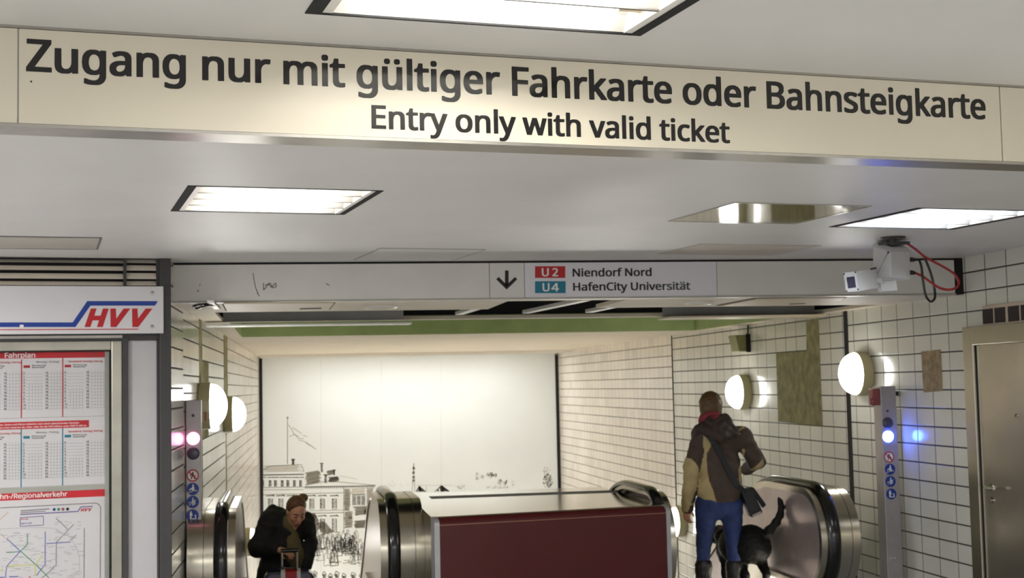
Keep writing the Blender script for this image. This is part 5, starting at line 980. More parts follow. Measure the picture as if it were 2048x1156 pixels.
# main block
stroke(D, jit([(265, 714), (610, 708)]), .018, mf); stroke(G, [(50, 752), (455, 742)], .012, mf); stroke(G, [(50, 848), (455, 838)], .014, mf); stroke(G, [(50, 835), (455, 826)], .009, mf)
for i in range(34): x = 270+i*10; stroke(D, [(x, 715-i*.15), (x, 724-i*.15)], .012, mf)
for x in (100, 150, 200, 300, 352, 410):
    for y0, y1 in ((770, 818), (868, 930)):
        if x < 300 and y0 > 800 and x > 60: continue
        stroke(D, [(x-10, y0), (x-10, y1)], .014, mf); stroke(D, [(x+10, y0), (x+10, y1)], .012, mf); stroke(G, [(x, y0), (x, y1)], .010, mf)
        hatch(D, [(x-9, y0), (x-2, y0), (x-2, y1), (x-9, y1)], 9, .012, .6); hatch(G, [(x+2, y0), (x+9, y0), (x+9, y1), (x+2, y1)], 9, .012, .6)
        stroke(D, [(x-22, y0-13), (x+16, y0-15)], .016, mf); stroke(D, [(x+8, y0-18), (x+20, y0-12)], .02, mf); stroke(G, [(x-14, y1+4), (x+14, y1+3)], .010, mf)
stroke(G, [(455, 715), (455, 930)], .012, mf); stroke(G, [(485, 722), (485, 810)], .012, mf); stroke(G, [(596, 716), (590, 800)], .012, mf)
hatch(G, [(456, 725), (484, 724), (484, 830), (456, 830)], 40, .011); hatch(G, [(456, 835), (500, 832), (500, 910), (456, 915)], 26, .012); hatch(G, [(565, 722), (596, 718), (590, 810), (565, 812)], 30, .010); hatch(Pp, [(486, 724), (565, 721), (565, 748), (486, 750)], 9, .010)
for x in (506, 528, 550):
    stroke(D, [(x-7, 755), (x-7, 803)], .012, mf); stroke(D, [(x+7, 755), (x+7, 803)], .012, mf); hatch(D, [(x-5, 757), (x+5, 757), (x+5, 802), (x-5, 802)], 12, .011, .6)
stroke(D, [(496, 752), (560, 750)], .014, mf); stroke(D, [(500, 812), (590, 808)], .018, mf); hatch(G, [(505, 815), (585, 812), (590, 848), (510, 852)], 14, .012)
hatch(G, [(283, 842), (318, 840), (352, 905), (288, 960)], 34, .013); hatch(G, [(340, 885), (362, 880), (412, 930), (345, 950)], 22, .013)
# lamps/plumes, awning
for cx, cy in ((488, 860), (516, 845), (560, 835), (590, 845)):
    for i in range(8): a = rnd.uniform(0, PI); stroke(G, [(cx, cy+8), (cx+12*math.cos(a), cy+8-18*math.sin(a))], .008, mf)
hatch(G, [(500, 880), (590, 872), (592, 910), (505, 915)], 18, .011)
# crowd: small figures with head, shoulders, skirt or legs
for i in range(60):
    x = rnd.uniform(300, 592); y = rnd.uniform(925, 1030); s = rnd.uniform(.8, 1.25); w = rnd.choice((.008, .010, .012)); m_ = rnd.choice((D, D, G))
    stroke(m_, [(x+5*s*math.cos(a), y+6*s*math.sin(a)) for a in [k*PI/3 for k in range(7)]], w, mf)
    stroke(m_, jit([(x-3*s, y+8*s), (x-13*s, y+18*s), (x-11*s, y+40*s), (x-17*s, y+66*s)], 2), w, mf)
    stroke(m_, jit([(x+3*s, y+8*s), (x+12*s, y+16*s), (x+11*s, y+38*s), (x+16*s, y+64*s)], 2), w, mf)
    stroke(m_, jit([(x-17*s, y+66*s), (x+16*s, y+64*s)], 3), w, mf)
    if rnd.random() < .5: hatch(m_, [(x-8*s, y+16*s), (x+2*s, y+15*s), (x+1*s, y+50*s), (x-9*s, y+52*s)], 7, w)
for i in range(10):
    x = rnd.uniform(400, 560); y = rnd.uniform(1068, 1090); stroke(G, jit([(x, y), (x+rnd.uniform(15, 50), y+rnd.uniform(-3, 3))]), .012, mf)
for i in range(8):
    x = 315+i*36+rnd.uniform(-9, 9); y = 1125+rnd.uniform(-6, 10)
    stroke(D, jit([(x, y), (x-8, y+15), (x+2, y+30), (x-4, y+60)], 2), .013, mf); stroke(D, jit([(x, y), (x+14, y+10), (x+10, y+30), (x+18, y+60)], 2), .013, mf); hatch(D, [(x-6, y+14), (x+10, y+12), (x+9, y+30), (x-4, y+32)], 6, .012)
# steeple, gables, trees at right
stroke(G, [(795, 598), (793, 640), (788, 736)], .010, mf); stroke(G, [(795, 598), (797, 640), (801, 736)], .010, mf)
for y in (618, 640, 662, 678): hatch(D, [(789, y), (800, y), (802, y+10), (787, y+10)], 3, .014)
for (xa, xc, xb), yt in (((806, 822, 850), 710), ((898, 930, 968), 707)):
    stroke(D, [(xa, 737), (xc, yt), (xb, 735)], .016, mf)
    for k in range(26): s = rnd.random(); x = xa+(xb-xa)*s; top = yt+(736-yt)*(abs(x-xc)/((xc-xa) if x < xc else (xb-xc))); stroke(G if k % 2 else D, jit([(x, top), (x+6, 736)], 1), .013, mf)
stroke(G, [(856, 712), (856, 736)], .008, mf); stroke(Pp, [(805, 706), (985, 706)], .008, mf)
def blob(cx, cy, rx_, ry_, n, mb, w):
    for i in range(n):
        a = rnd.uniform(0, 2*PI); q = math.sqrt(rnd.random()); x, y = cx+rx_*q*math.cos(a), cy+ry_*q*math.sin(a); stroke(mb, jit([(x, y), (x+rnd.uniform(-6, 6), y+rnd.uniform(-4, 4))]), w, mf)
blob(1172, 656, 26, 14, 50, G, .016); blob(1172, 656, 20, 10, 14, D, .014); blob(1102, 662, 7, 22, 22, Pp, .016); blob(1128, 664, 5, 15, 14, Pp, .014); blob(1214, 690, 8, 16, 22, G, .014); blob(1240, 690, 8, 14, 20, G, .014); blob(1277, 700, 4, 16, 10, Pp, .012)
blob(1200, 716, 60, 8, 40, Pp, .014); blob(1020, 712, 25, 12, 26, Pp, .014); blob(1446, 684, 22, 34, 90, G, .020); blob(1440, 640, 16, 24, 24, Pp, .018); blob(1450, 690, 12, 24, 20, D, .012); blob(730, 700, 70, 14, 20, Pp, .010)
D.build('dark_ink', M_i1, t, fixn=False); G.build('grey_ink', M_i2, t, fixn=False); Pp.build('pale_ink', M_i3, t, fixn=False)

# ================================================================ SECURITY CAMERAS
YC = 8.42
def at(x, y, Y): return onY(x, y, Y)
mt = onZ(1786, 474, ZC)
t = thing('security_camera', 'large white box security camera with red and black cables under the ceiling', 'security camera', mt)
b = MB(); b.lathe(mt+[0, 0, -.012], (0, 0, 1), [(.075, 0), (.08, .004), (.08, .012)], 24); b.tube([mt+[0, 0, -.01], mt+[0, 0, -.05]], .02, 12)
A, B = at(1764, 486, YC), at(1812, 487, YC); b.obox(A+[0, -.06, -.008], B-A, (0, .12, 0), (0, 0, .016)); b.build('mount', M_dark, t, smooth='auto')
L, Mid, Rr = at(1745, 492, YC+.11), at(1782, 503, YC-.02), at(1821, 504, YC+.09)
Lb, Mb, Rb = at(1745.5, 555, YC+.11), at(1781, 555, YC-.02), at(1821, 561, YC+.09)
bk = Rr+(L-Mid); bkb = Rb+(Lb-Mb)
b = MB(); b.add([L, Mid, Rr, bk, Lb, Mb, Rb, bkb], [(0, 1, 2, 3), (7, 6, 5, 4), (0, 4, 5, 1), (1, 5, 6, 2), (2, 6, 7, 3), (3, 7, 4, 0)]); b.build('housing', M_camw, t, bevel=.008)
up = np.array([0, 0, .03]); ctr = (L+Rr)/2
b = MB(); b.add([ctr+(p-ctr)*1.04+[0, 0, -.006] for p in (L, Mid, Rr, bk)]+[ctr+(p-ctr)*.86+up for p in (L, Mid, Rr, bk)], [(3, 2, 1, 0), (4, 5, 6, 7), (0, 1, 5, 4), (1, 2, 6, 5), (2, 3, 7, 6), (3, 0, 4, 7)]); b.build('top_cap', M_camw, t, bevel=.004)
b = MB(); n_ = np.cross(Mid-L, Lb-L); n_ /= np.linalg.norm(n_); n_ = n_ if n_@(CAM-L) > 0 else -n_
p0, p1 = L+(Mid-L)*.86+(Lb-L)*.05, L+(Mid-L)*.14+(Lb-L)*.99; b.tube([p0+n_*.0005, p1+n_*.0005], .0022, 6); b.build('lid_seam', M_dark, t)
for q in (p0, p1):
    b = MB(); b.lathe(q, n_, [(.008, 0), (.007, .004)], 12); b.build('lid_screw', M_dark, t)
for x, y in ((1822, 519), (1822, 545)):
    q = at(x, y, YC+.09); b = MB(); b.tube([q+[-.006, 0, 0], q+[.02, 0, -.002], q+[.03, 0, -.004]], [.016, .014, .009], 12); b.build('plug', M_rubber, t, smooth='auto')
t2 = thing('security_camera', 'small white box security camera with dark square window, beside the larger camera', 'security camera', at(1735, 540, YC))
F0, F1, F2, F3 = at(1686, 546, YC-.10), at(1712, 542, YC-.12), at(1718, 583, YC-.12), at(1692, 585, YC-.10)
e = at(1758, 535, YC+.10)-F1
b = MB(); b.add([F0, F1, F2, F3, F0+e*.98, F1+e, F2+e*.95, F3+e*.95], [(0, 1, 2, 3), (7, 6, 5, 4), (0, 4, 5, 1), (1, 5, 6, 2), (2, 6, 7, 3), (3, 7, 4, 0)]); b.build('housing', M_camw, t2, bevel=.004)
nf = np.cross(F1-F0, F3-F0); nf /= np.linalg.norm(nf); nf = nf if nf@(CAM-F0) > 0 else -nf
b = MB(); q = lambda a, c, d: F0+(F1-F0)*a+(F3-F0)*c+nf*d
b.prism([q(.20, .25, -.002), q(.82, .25, -.002), q(.82, .82, -.002), q(.20, .82, -.002)], nf*.004); b.build('window', mat('camera_window', srgb(52, 50, 72), .08), t2)
for a, c in ((.06, .06), (.94, .06), (.06, .94), (.94, .94)):
    b = MB(); b.lathe(q(a, c, 0), nf, [(.006, 0), (.005, .002)], 10); b.build('screw', M_dark, t2)
b = MB(); p0 = at(1757, 560, YC+.04); b.tube([p0, at(1764, 566, YC+.08)], .02, 12); A = at(1760, 562, YC+.06); b.obox(A, at(1792, 560, YC+.06)-A, at(1764, 583, YC+.06)-A, (0, .06, 0)); b.build('bracket', M_camw, t2, bevel=.004)
b = MB(); b.tube([at(1742, 538, YC-.0), at(1752, 536, YC+.02)], .006, 8); b.build('vent', M_dark, t2)
def cable(pts, r, m, label):
    P = [np.array(at(x, y, Y)) for x, y, Y in pts]; out = []
    for i in range(len(P)-1):
        a, b_, c, d = P[max(i-1, 0)], P[i], P[i+1], P[min(i+2, len(P)-1)]
        for k in range(6):
            s = k/6; out.append(.5*((2*b_)+(-a+c)*s+(2*a-5*b_+4*c-d)*s*s+(-a+3*b_-3*c+d)*s**3))
    out.append(P[-1]); mb = MB(); mb.tube(out, r, 10); o = mb.build('cable', m, smooth=True, loc=out[0]); return tag(o, label, 'cable')
Y1 = YC+.09
cable([(1810, 484, YC), (1830, 498, Y1), (1850, 514, Y1+.02), (1882, 531, Y1+.05), (1906, 546, Y1+.06), (1917, 562, Y1+.06), (1914, 574, Y1+.05), (1899, 579.5, Y1+.03), (1880, 576, Y1+.02), (1862, 565, Y1), (1846, 553, Y1), (1830, 546, Y1)], .0085, mat('red_cable', srgb(156, 34, 32), .4), 'red cable looping from the larger security camera')
cable([(1830, 519.5, Y1), (1838, 521, Y1-.02), (1843, 535, Y1-.03), (1846, 562, Y1-.03), (1852, 592, Y1-.02), (1862, 603, Y1-.01), (1870, 594, Y1), (1868, 572, Y1+.02), (1861, 545, Y1+.02), (1850, 518, Y1+.03), (1842, 508, Y1+.04)], .0085, M_rubber, 'black cable loop hanging from the larger security camera')

# ================================================================ PEOPLE, BAG, SUITCASE, DOG
def V3(*a): return np.array(a, float)
def inpoly(x, y, P):
    c = False; j = len(P)-1
    for i in range(len(P)):
        if (P[i][1] > y) != (P[j][1] > y) and x < (P[j][0]-P[i][0])*(y-P[i][1])/(P[j][1]-P[i][1])+P[i][0]: c = not c
        j = i
    return c
M_brown = mat('jacket_brown', srgb(72, 58, 48), .75, var=.18, scale=9., bump=.3)
M_tan = mat('jacket_tan', srgb(176, 158, 112), .75, var=.10, scale=12., bump=.3)
M_jeans = mat('blue_denim', srgb(44, 60, 108), .8, var=.22, scale=14., bump=.25)
M_boot = mat('black_boot', srgb(26, 23, 22), .45, var=.15)
M_hairb = mat('brown_hair', srgb(90, 66, 34), .5, var=.3, scale=40., bump=.4, stretch=(3, 3, .6))
M_hairr = mat('auburn_hair', srgb(104, 66, 38), .5, var=.3, scale=40., bump=.4)
M_scarf = mat('red_scarf', srgb(136, 50, 56), .85, var=.25, scale=30., bump=.4)
M_coat = mat('black_coat', srgb(20, 19, 20), .8, var=.25, scale=14., bump=.4)
M_olive = mat('olive_jumper', srgb(104, 92, 58), .85, var=.12, scale=25., bump=.3)
M_trouser = mat('black_trousers', srgb(22, 22, 26), .8, var=.1)
M_bag = mat('black_bag_cloth', srgb(30, 31, 34), .55, var=.15, scale=20., bump=.2)
M_dog = mat('black_dog_fur', srgb(17, 15, 14), .62, var=.3, scale=35., bump=.4, stretch=(1, 1, .5), spec=.25)

def hand(s, wrist, d, palm, r=1.0, curl=.6, thumb=1):
    """palm and five fingers added to a soft body: d = direction of the hand, palm = direction the palm faces"""
    d = d/np.linalg.norm(d); n = palm-d*(palm@d); n /= np.linalg.norm(n); a = np.cross(d, n)
    k0 = wrist+d*.02*r
    s.cap(wrist, wrist+d*.05*r, .024*r, .03*r, .015)
    for q in (-.026, -.009, .009, .026): s.cap(k0+a*q*.7*r, wrist+d*.085*r+a*q*r, .014*r, .0125*r, .012)
    for q, L in ((-.028, .058), (-.0095, .074), (.0095, .080), (.028, .070)):
        b0 = wrist+d*.088*r+a*q*r; c1, c2, c3 = curl*.6, curl*1.5, curl*2.3
        f1 = b0+(d*math.cos(c1)+n*math.sin(c1))*L*.42*r; f2 = f1+(d*math.cos(c2)+n*math.sin(c2))*L*.33*r; f3 = f2+(d*math.cos(c3)+n*math.sin(c3))*L*.25*r
        s.cap(b0, f1, .0095*r, .0088*r, .004); s.cap(f1, f2, .0088*r, .008*r, .004); s.cap(f2, f3, .008*r, .0072*r, .004)
    t0 = wrist+d*.03*r+a*thumb*.028*r; t1 = t0+(d*.7+a*thumb*.6+n*.35)*.04*r; t2 = t1+(d*.85+a*thumb*.1+n*.6)*.032*r
    s.cap(t0, t1, .013*r, .011*r, .01); s.cap(t1, t2, .011*r, .0085*r, .005)

def head(s, c, f, up, r=1.0):
    """skull, jaw, nose, brow, lips, ears; f = facing direction"""
    f = f/np.linalg.norm(f); up = up-f*(up@f); up /= np.linalg.norm(up); l = np.cross(up, f)
    rot = np.stack([l, f, up], 1)
    s.ell(c+up*.022*r-f*.008*r, (.076*r, .096*r, .098*r), .02, rot)
    s.ell(c-up*.050*r+f*.030*r, (.056*r, .060*r, .066*r), .04, rot)
    s.ell(c-up*.098*r+f*.066*r, (.022*r, .020*r, .018*r), .03, rot)
    s.cap(c+up*.012*r+f*.086*r, c-up*.034*r+f*.112*r, .009*r, .013*r, .012)
    for q in (-1, 1):
        s.cap(c-up*.036*r+f*.098*r+l*q*.010*r, c-up*.036*r+f*.096*r+l*q*.013*r, .008*r, .007*r, .01)
        s.cap(c+up*.026*r+f*.084*r+l*q*.012*r, c+up*.022*r+f*.074*r+l*q*.046*r, .009*r, .008*r, .015)
        s.ell(c+up*.002*r+f*.092*r+l*q*.032*r, (.015*r, .012*r, .010*r), .01, rot, True)
        s.ell(c+up*.001*r+f*.080*r+l*q*.032*r, (.013*r, .012*r, .010*r), .004, rot)
        s.ell(c-up*.012*r-f*.008*r+l*q*.080*r, (.010*r, .022*r, .032*r), .008, rot)
        s.ell(c-up*.030*r+f*.062*r+l*q*.038*r, (.022*r, .022*r, .022*r), .03, rot)
    s.cap(c-up*.066*r+f*.092*r-l*.018*r, c-up*.066*r+f*.092*r+l*.018*r, .0075*r, .0075*r, .008)
    s.cap(c-up*.079*r+f*.089*r-l*.014*r, c-up*.079*r+f*.089*r+l*.014*r, .0085*r, .0085*r, .008)
    return l

# ---------------------------------------------------------------- woman walking on to the right escalator, seen from behind
YW = 11.45
def w(x, y, d=0.): return onY(x, y, YW+d)
hc = w(1420, 814, .06)
sl, sr = w(1404, 868, .02), w(1484, 874, .02); el, er = w(1385, 935, .0), w(1513, 922, .06); hl_, hr_ = w(1374, 1012, .10), w(1494, 938, .34)
pel = w(1438, 1010, .03)
kl, kr = w(1408, 1084, .10), w(1467, 1084, -.02); al, ar = w(1412, 1156, .02), w(1470, 1156, -.06)
al = V3(al[0]-.005, YW+.10, .10); ar = V3(ar[0], YW-.05, .10)
s = SDF(.008)
head(s, hc, V3(-.25, 1, -.42), V3(-.05, .2, 1), 1.0)
s.cap(hc-[0, .01, .06], w(1432, 862, .03), .055, .062, .04)
s.cap(w(1432, 866, .04), w(1436, 960, .04), .115, .10, .06).cap(w(1436, 960, .04), w(1438, 996, .03), .10, .11, .06)
s.cap(sl+[.03, 0, 0], sr-[.03, 0, 0], .068, .068, .05)
for a, b_, c in ((sl, el, hl_), (sr, er, hr_)):
    s.cap(a, b_, .052, .042, .03); s.cap(b_, c, .042, .028, .02)
hand(s, hl_, V3(-.05, .05, -1), V3(.8, .5, 0), 1, .5, 1); hand(s, hr_, V3(-.5, 1, -.1), V3(-.3, -.2, -1), 1, 1.2, -1)
for q, k_, a in ((w(1416, 1030, .03), kl, al), (w(1458, 1030, .02), kr, ar)):
    s.cap(q, k_, .078, .052, .015); s.cap(k_, a, .052, .038, .015); s.cap(a-[0, .03, .05], a+[0, .15, -.065], .038, .032, .02)
root = s.build('person', M_skin, loc=V3(pel[0], pel[1], 0))
tag(root, 'person in brown and tan hooded jacket and blue jeans, walking away beside a black dog', 'person')
s = SDF(.008)
f_ = V3(-.25, 1, -.42); f_ /= np.linalg.norm(f_)
s.ell(hc+[0, -.022, .026], (.100, .108, .112), .02); s.ell(hc+[-.01, -.05, -.05], (.088, .070, .095), .04); s.ell(hc+f_*.118+[0, .02, -.035], (.075, .06, .085), .02, None, True)
s.build('hair', M_hairb, root, noise=.003, nscale=60)
s = SDF(.008)
s.cap(w(1409, 837, .0), w(1430, 831, -.04), .034, .026, .03).cap(w(1430, 831, -.04), w(1432, 838, .12), .020, .020, .03).cap(w(1407, 836, .0), w(1405, 842, .14), .034, .03, .03).cap(w(1405, 842, .14), w(1438, 838, .12), .03, .03, .03)
s.cap(w(1403, 840, -.03), w(1416, 828, -.075), .022, .022, .02).cap(w(1416, 828, -.075), w(1436, 824, -.05), .022, .016, .02)
s.build('scarf', M_scarf, root, noise=.004, nscale=40)
s = SDF(.009)
s.cap(w(1430, 880, .04), w(1437, 950, .04), .150, .150, .08); s.cap(w(1437, 950, .04), w(1438, 985, .04), .158, .172, .06)
s.ell(w(1439, 930, .03), (.180, .13, .30), .06); s.ell(w(1438, 978, .03), (.200, .15, .14), .06)
hem = w(1438, 1001, .03); s.ell(hem-[0, 0, .50], (.9, .9, .50), .012, None, True)
s.cap(sl+[.01, 0, -.01], sr-[.01, 0, -.0], .092, .092, .06)
s.cap(sl, el, .082, .074, .04).cap(el, hl_+[0, -.01, -.015], .076, .054, .03)
s.cap(sr, er, .084, .074, .04).cap(er, hr_, .074, .055, .03)
TANS = [[(1405, 868), (1414, 862), (1424, 872), (1422, 892), (1413, 908), (1414, 935), (1418, 960), (1428, 985), (1434, 1010), (1380, 1010), (1394, 1000), (1398, 950), (1408, 905)],
        [(1372, 915), (1384, 918), (1396, 932), (1399, 950), (1394, 975), (1385, 1000), (1376, 1024), (1350, 1024), (1356, 960)],
        [(1484, 898), (1490, 898), (1488, 920), (1489, 960), (1492, 990), (1484, 985), (1478, 960), (1477, 940), (1484, 915)],
        [(1494, 944), (1510, 934), (1526, 918), (1528, 930), (1512, 948), (1496, 956)], [(1474, 860), (1486, 852), (1490, 856), (1480, 862)], [(1474, 864), (1482, 866), (1480, 869), (1472, 866)]]
def jk(p):
    if p[1] > YW+.14: return 0
    x, y = pix(p); return 1 if any(inpoly(x, y, q) for q in TANS) else 0
s.build('jacket', [M_brown, M_tan], root, pick=jk, noise=.006, nscale=24)
s = SDF(.008)                                                            # hood lying on the back
s.cap(w(1399, 858, -.05), w(1440, 872, -.13), .036, .050, .03); s.cap(w(1440, 872, -.13), w(1470, 866, -.08), .050, .034, .03)
s.cap(w(1399, 858, -.05), w(1412, 838, .0), .034, .036, .03); s.cap(w(1470, 866, -.08), w(1452, 838, .0), .034, .038, .03); s.cap(w(1412, 838, -.02), w(1452, 838, -.02), .038, .040, .03)
s.ell(w(1434, 856, -.06), (.125, .075, .060), .04); s.cap(w(1392, 870, -.02), w(1400, 860, -.04), .024, .034, .03)
s.build('hood', mat('hood_dark_brown', srgb(60, 48, 44), .75, var=.2, scale=9., bump=.3), root, noise=.007, nscale=30)
s = SDF(.009)
s.cap(w(1418, 1012, .03), w(1458, 1012, .03), .118, .118, .05); s.ell(w(1438, 1004, .03), (.185, .145, .10), .04)
for q, k_, a in ((w(1413, 1026, .03), kl, al), (w(1463, 1026, .02), kr, ar)):
    s.cap(q, k_, .098, .066, .02); s.cap(k_, a+[0, 0, .1], .066, .050, .02)
s.build('jeans', M_jeans, root, noise=.003, nscale=34)
for k_, a in ((kl, al), (kr, ar)):
    s = SDF(.008); m_ = k_+(a-k_)*.54
    s.cap(m_, a, .076, .060, .02); s.cap(a-[0, .03, .04], a+[0, .16, -.055], .052, .044, .03); s.cap(a-[0, .035, .05], a-[0, .035, .06], .044, .044, .02)
    s.build('boot', M_boot, root, noise=.0025, nscale=40)

# ---------------------------------------------------------------- her bag
bc = w(1502, 1010, -.10)
t = thing('shoulder_bag', 'black messenger bag on a strap at the hip of the brown-jacketed person', 'bag', bc)
A, B, C_, D_ = w(1483, 984, -.13), w(1503, 976, -.13), w(1527, 1026, -.13), w(1503, 1036, -.13)
b = MB(); b.prism([A, B, C_, D_], (.02, .16, 0)); b.build('bag_body', M_bag, t, bevel=.015)
A2, B2, C2, D2 = w(1497, 975, -.02), w(1508, 975, -.02), w(1533, 1010, -.02), w(1526, 1017, -.02)
b = MB(); b.prism([A2, B2, C2, D2], (.015, .08, 0)); b.build('flap', M_bag, t, bevel=.01)
b = MB(); b.prism([w(1504, 1030, -.135), w(1521, 1022, -.135), w(1523, 1026, -.135), w(1506, 1034, -.135)], (0, -.006, 0)); b.build('buckle', M_alu, t)
pts = [w(1411, 856, -.02), w(1418, 872, -.125), w(1432, 892, -.155), (w(1446, 918, -.150)), w(1462, 950, -.155), w(1476, 972, -.165), w(1492, 985, -.145)]
b = MB(); n = V3(0, -1, 0)
for p, q in zip(pts, pts[1:]):
    d = q-p; d /= np.linalg.norm(d); sd = np.cross(d, n); sd /= np.linalg.norm(sd); b.obox(p-sd*.022, (q-p)*1.02, sd*.044, V3(0, .012, 0))
b.build('strap', M_bag, t)

# ---------------------------------------------------------------- the dog
YD = 11.42
g = lambda x, y, d=0.: onY(x, y, YD+d)
s = SDF(.009)
rump = g(1500, 1088, 0); sh = g(1468, 1092, .52); 
s.ell(g(1503, 1089, .02), (.145, .16, .155), .08); s.cap(g(1498, 1086, .05), g(1472, 1088, .34), .135, .14, .08); s.cap(g(1474, 1092, .34), g(1462, 1096, .56), .135, .13, .08)
s.ell(g(1464, 1108, .52), (.115, .14, .17), .06)
s.cap(g(1458, 1078, .62), g(1440, 1066, .78), .10, .075, .06)          # neck
hd = g(1436, 1072, .86); s.ell(hd, (.075, .09, .075), .04); s.cap(hd+[-.01, .05, -.02], hd+[-.03, .17, -.05], .050, .036, .03)
for q in (-1, 1): s.cap(hd+[q*.06, -.01, .05], hd+[q*.085, .0, -.05], .026, .020, .012)
tp = [g(1522, 1074, -.02), g(1538, 1062, -.10), g(1552, 1046, -.13), g(1560, 1030, -.14), g(1563, 1014, -.14), g(1560, 1002, -.14), g(1556, 994, -.14)]
tr = [.046, .038, .033, .030, .026, .019, .008]
for i in range(6): s.cap(tp[i], tp[i+1], tr[i], tr[i+1], .02)
for q, x0, yk in ((-1, 1478, -.02), (1, 1524, .0)):
    hip = g(1503+q*14, 1098, .02); knee = V3(hip[0]+q*.035, YD+.14, .36); hock = V3(hip[0]+q*.03, YD-.08, .20); paw = V3(hip[0]+q*.03, YD-.03, .030)
    s.cap(hip, knee, .105, .07, .05); s.cap(knee, hock, .062, .034, .02); s.cap(hock, paw, .032, .028, .015); s.ell(paw+[0, .03, -.002], (.036, .055, .030), .02)
    sp_ = V3(sh[0]+q*.09, YD+.55, .46); elb = V3(sp_[0], YD+.50, .32); wr_ = V3(sp_[0], YD+.53, .15); pw = V3(sp_[0], YD+.54, .030)
    s.cap(sp_, elb, .075, .05, .04); s.cap(elb, wr_, .044, .032, .015); s.cap(wr_, pw, .030, .028, .01); s.ell(pw+[0, .03, -.002], (.034, .05, .028), .02)
dog = s.build('dog', M_dog, loc=V3(rump[0], YD, 0), noise=.003, nscale=50)
tag(dog, 'black dog with raised curved tail, seen from behind beside the jeans-wearing person', 'dog')
s = SDF(.006); nk = g(1450, 1072, .70)
b = MB(); ax = g(1440, 1066, .78)-g(1458, 1078, .62); b.lathe(nk, ax, [(.094, -.012), (.097, -.010), (.097, .010), (.094, .012)], 28); b.build('collar', M_scarf, dog, smooth='auto')

# ---------------------------------------------------------------- person riding up the left escalator with a suitcase
YP_ = 13.45
h = lambda x, y, d=0.: onY(x, y, YP_+d)
FZ = -.23*3
hc = h(593, 1022, -.16)
fv = V3(.28, -1, -.62)
shl, shr = h(540, 1040, -.02), h(612, 1044, .02); ell_, elr = h(517, 1094, -.04), h(618, 1090, .05)
hnd = h(570, 1104, -.30); hnr = h(612, 1135, -.06)
hip = V3(float(h(570, 1150, .08)[0]), YP_+.12, FZ+.92)
def legs(s, r0, r1, r2):
    for q in (-1, 1):
        s.cap(hip+[q*.085, 0, -.02], V3(hip[0]+q*.09, YP_+.02, FZ+.50), r0, r1, .03); s.cap(V3(hip[0]+q*.09, YP_+.02, FZ+.50), V3(hip[0]+q*.09, YP_+.10, FZ+.09), r1, r2, .02)
s = SDF(.008)
head(s, hc, fv, V3(.12, -.45, 1), 1.06)
s.cap(hc+[-.02, .05, -.05], h(578, 1052, -.04), .056, .062, .04)
s.cap(h(577, 1060, -.02), h(574, 1110, .0), .12, .12, .06); s.cap(h(574, 1110, .0), hip, .12, .13, .06)
s.cap(shl+[.04, 0, 0], shr-[.04, 0, 0], .065, .065, .05)
s.cap(shl, ell_, .052, .042, .03); s.cap(ell_, hnd+[-.05, .05, .01], .042, .028, .02); s.cap(shr, elr, .052, .042, .03); s.cap(elr, hnr, .042, .028, .02)
hand(s, hnd+[-.045, .045, .018], V3(.85, -.5, -.28), V3(.1, .4, -1), 1.05, .75, -1); hand(s, hnr, V3(-.1, -.2, -1), V3(-.8, 0, 0), 1, .5, -1)
legs(s, .085, .058, .042)
for q in (-1, 1): s.cap(V3(hip[0]+q*.09, YP_+.12, FZ+.05), V3(hip[0]+q*.10, YP_-.08, FZ+.035), .038, .032, .02)
root = s.build('person', M_skin, loc=V3(hip[0], hip[1], FZ))
tag(root, 'person in black coat with hair in a bun, looking down at a suitcase', 'person')
fn = fv/np.linalg.norm(fv); upn = V3(.12, -.45, 1); upn = upn-fn*(upn@fn); upn /= np.linalg.norm(upn)
s = SDF(.007)
s.ell(hc+upn*.045-fn*.026, (.092, .108, .098), .02); s.ell(hc-fn*.05+upn*.0, (.085, .075, .09), .03)
s.ell(h(606, 996, -.10), (.048, .048, .044), .015); s.ell(hc+fn*.125-upn*.02, (.115, .085, .125), .02, None, True)
s.build('hair', M_hairr, root, noise=.0025, nscale=70)
s = SDF(.009)
s.cap(h(578, 1048, -.05), h(584, 1110, -.06), .085, .10, .05); s.cap(h(584, 1110, -.06), h(584, 1140, -.02), .11, .11, .04); s.cap(h(577, 1044, -.05), h(580, 1048, -.07), .075, .075, .04)
s.build('jumper', M_olive, root, noise=.003, nscale=30)
s = SDF(.009)
s.cap(h(574, 1062, .02), h(566, 1110, .04), .165, .175, .08); s.cap(h(566, 1110, .04), h(563, 1150, .06), .185, .225, .08); s.cap(h(563, 1150, .06), V3(hip[0], YP_+.10, FZ+.70), .22, .24, .06)
s.cap(shl+[.02, 0, .0], shr-[.02, 0, 0], .095, .085, .06)
s.cap(shl, ell_, .098, .092, .05); s.cap(ell_, hnd+[-.085, .085, .02], .095, .062, .04); s.cap(shr, elr, .088, .08, .05); s.cap(elr, hnr+[0, 0, .02], .08, .06, .04)
s.cap(h(546, 1022, .05), h(566, 1030, .06), .062, .055, .05); s.cap(h(606, 1048, -.06), h(611, 1062, -.04), .05, .05, .05)
s.cap(h(586, 1040, -.20), h(588, 1078, -.22), .070, .062, .02, True); s.cap(h(588, 1078, -.22), h(590, 1118, -.26), .066, .055, .02, True); s.cap(h(590, 1118, -.26), h(589, 1150, -.27), .055, .05, .02, True)
s.cap(hc-upn*.02, hc-upn*.06+fn*.05, .098, .09, .02, True)
s.build('coat', M_coat, root, noise=.005, nscale=24)
ln = np.cross(upn, fn)
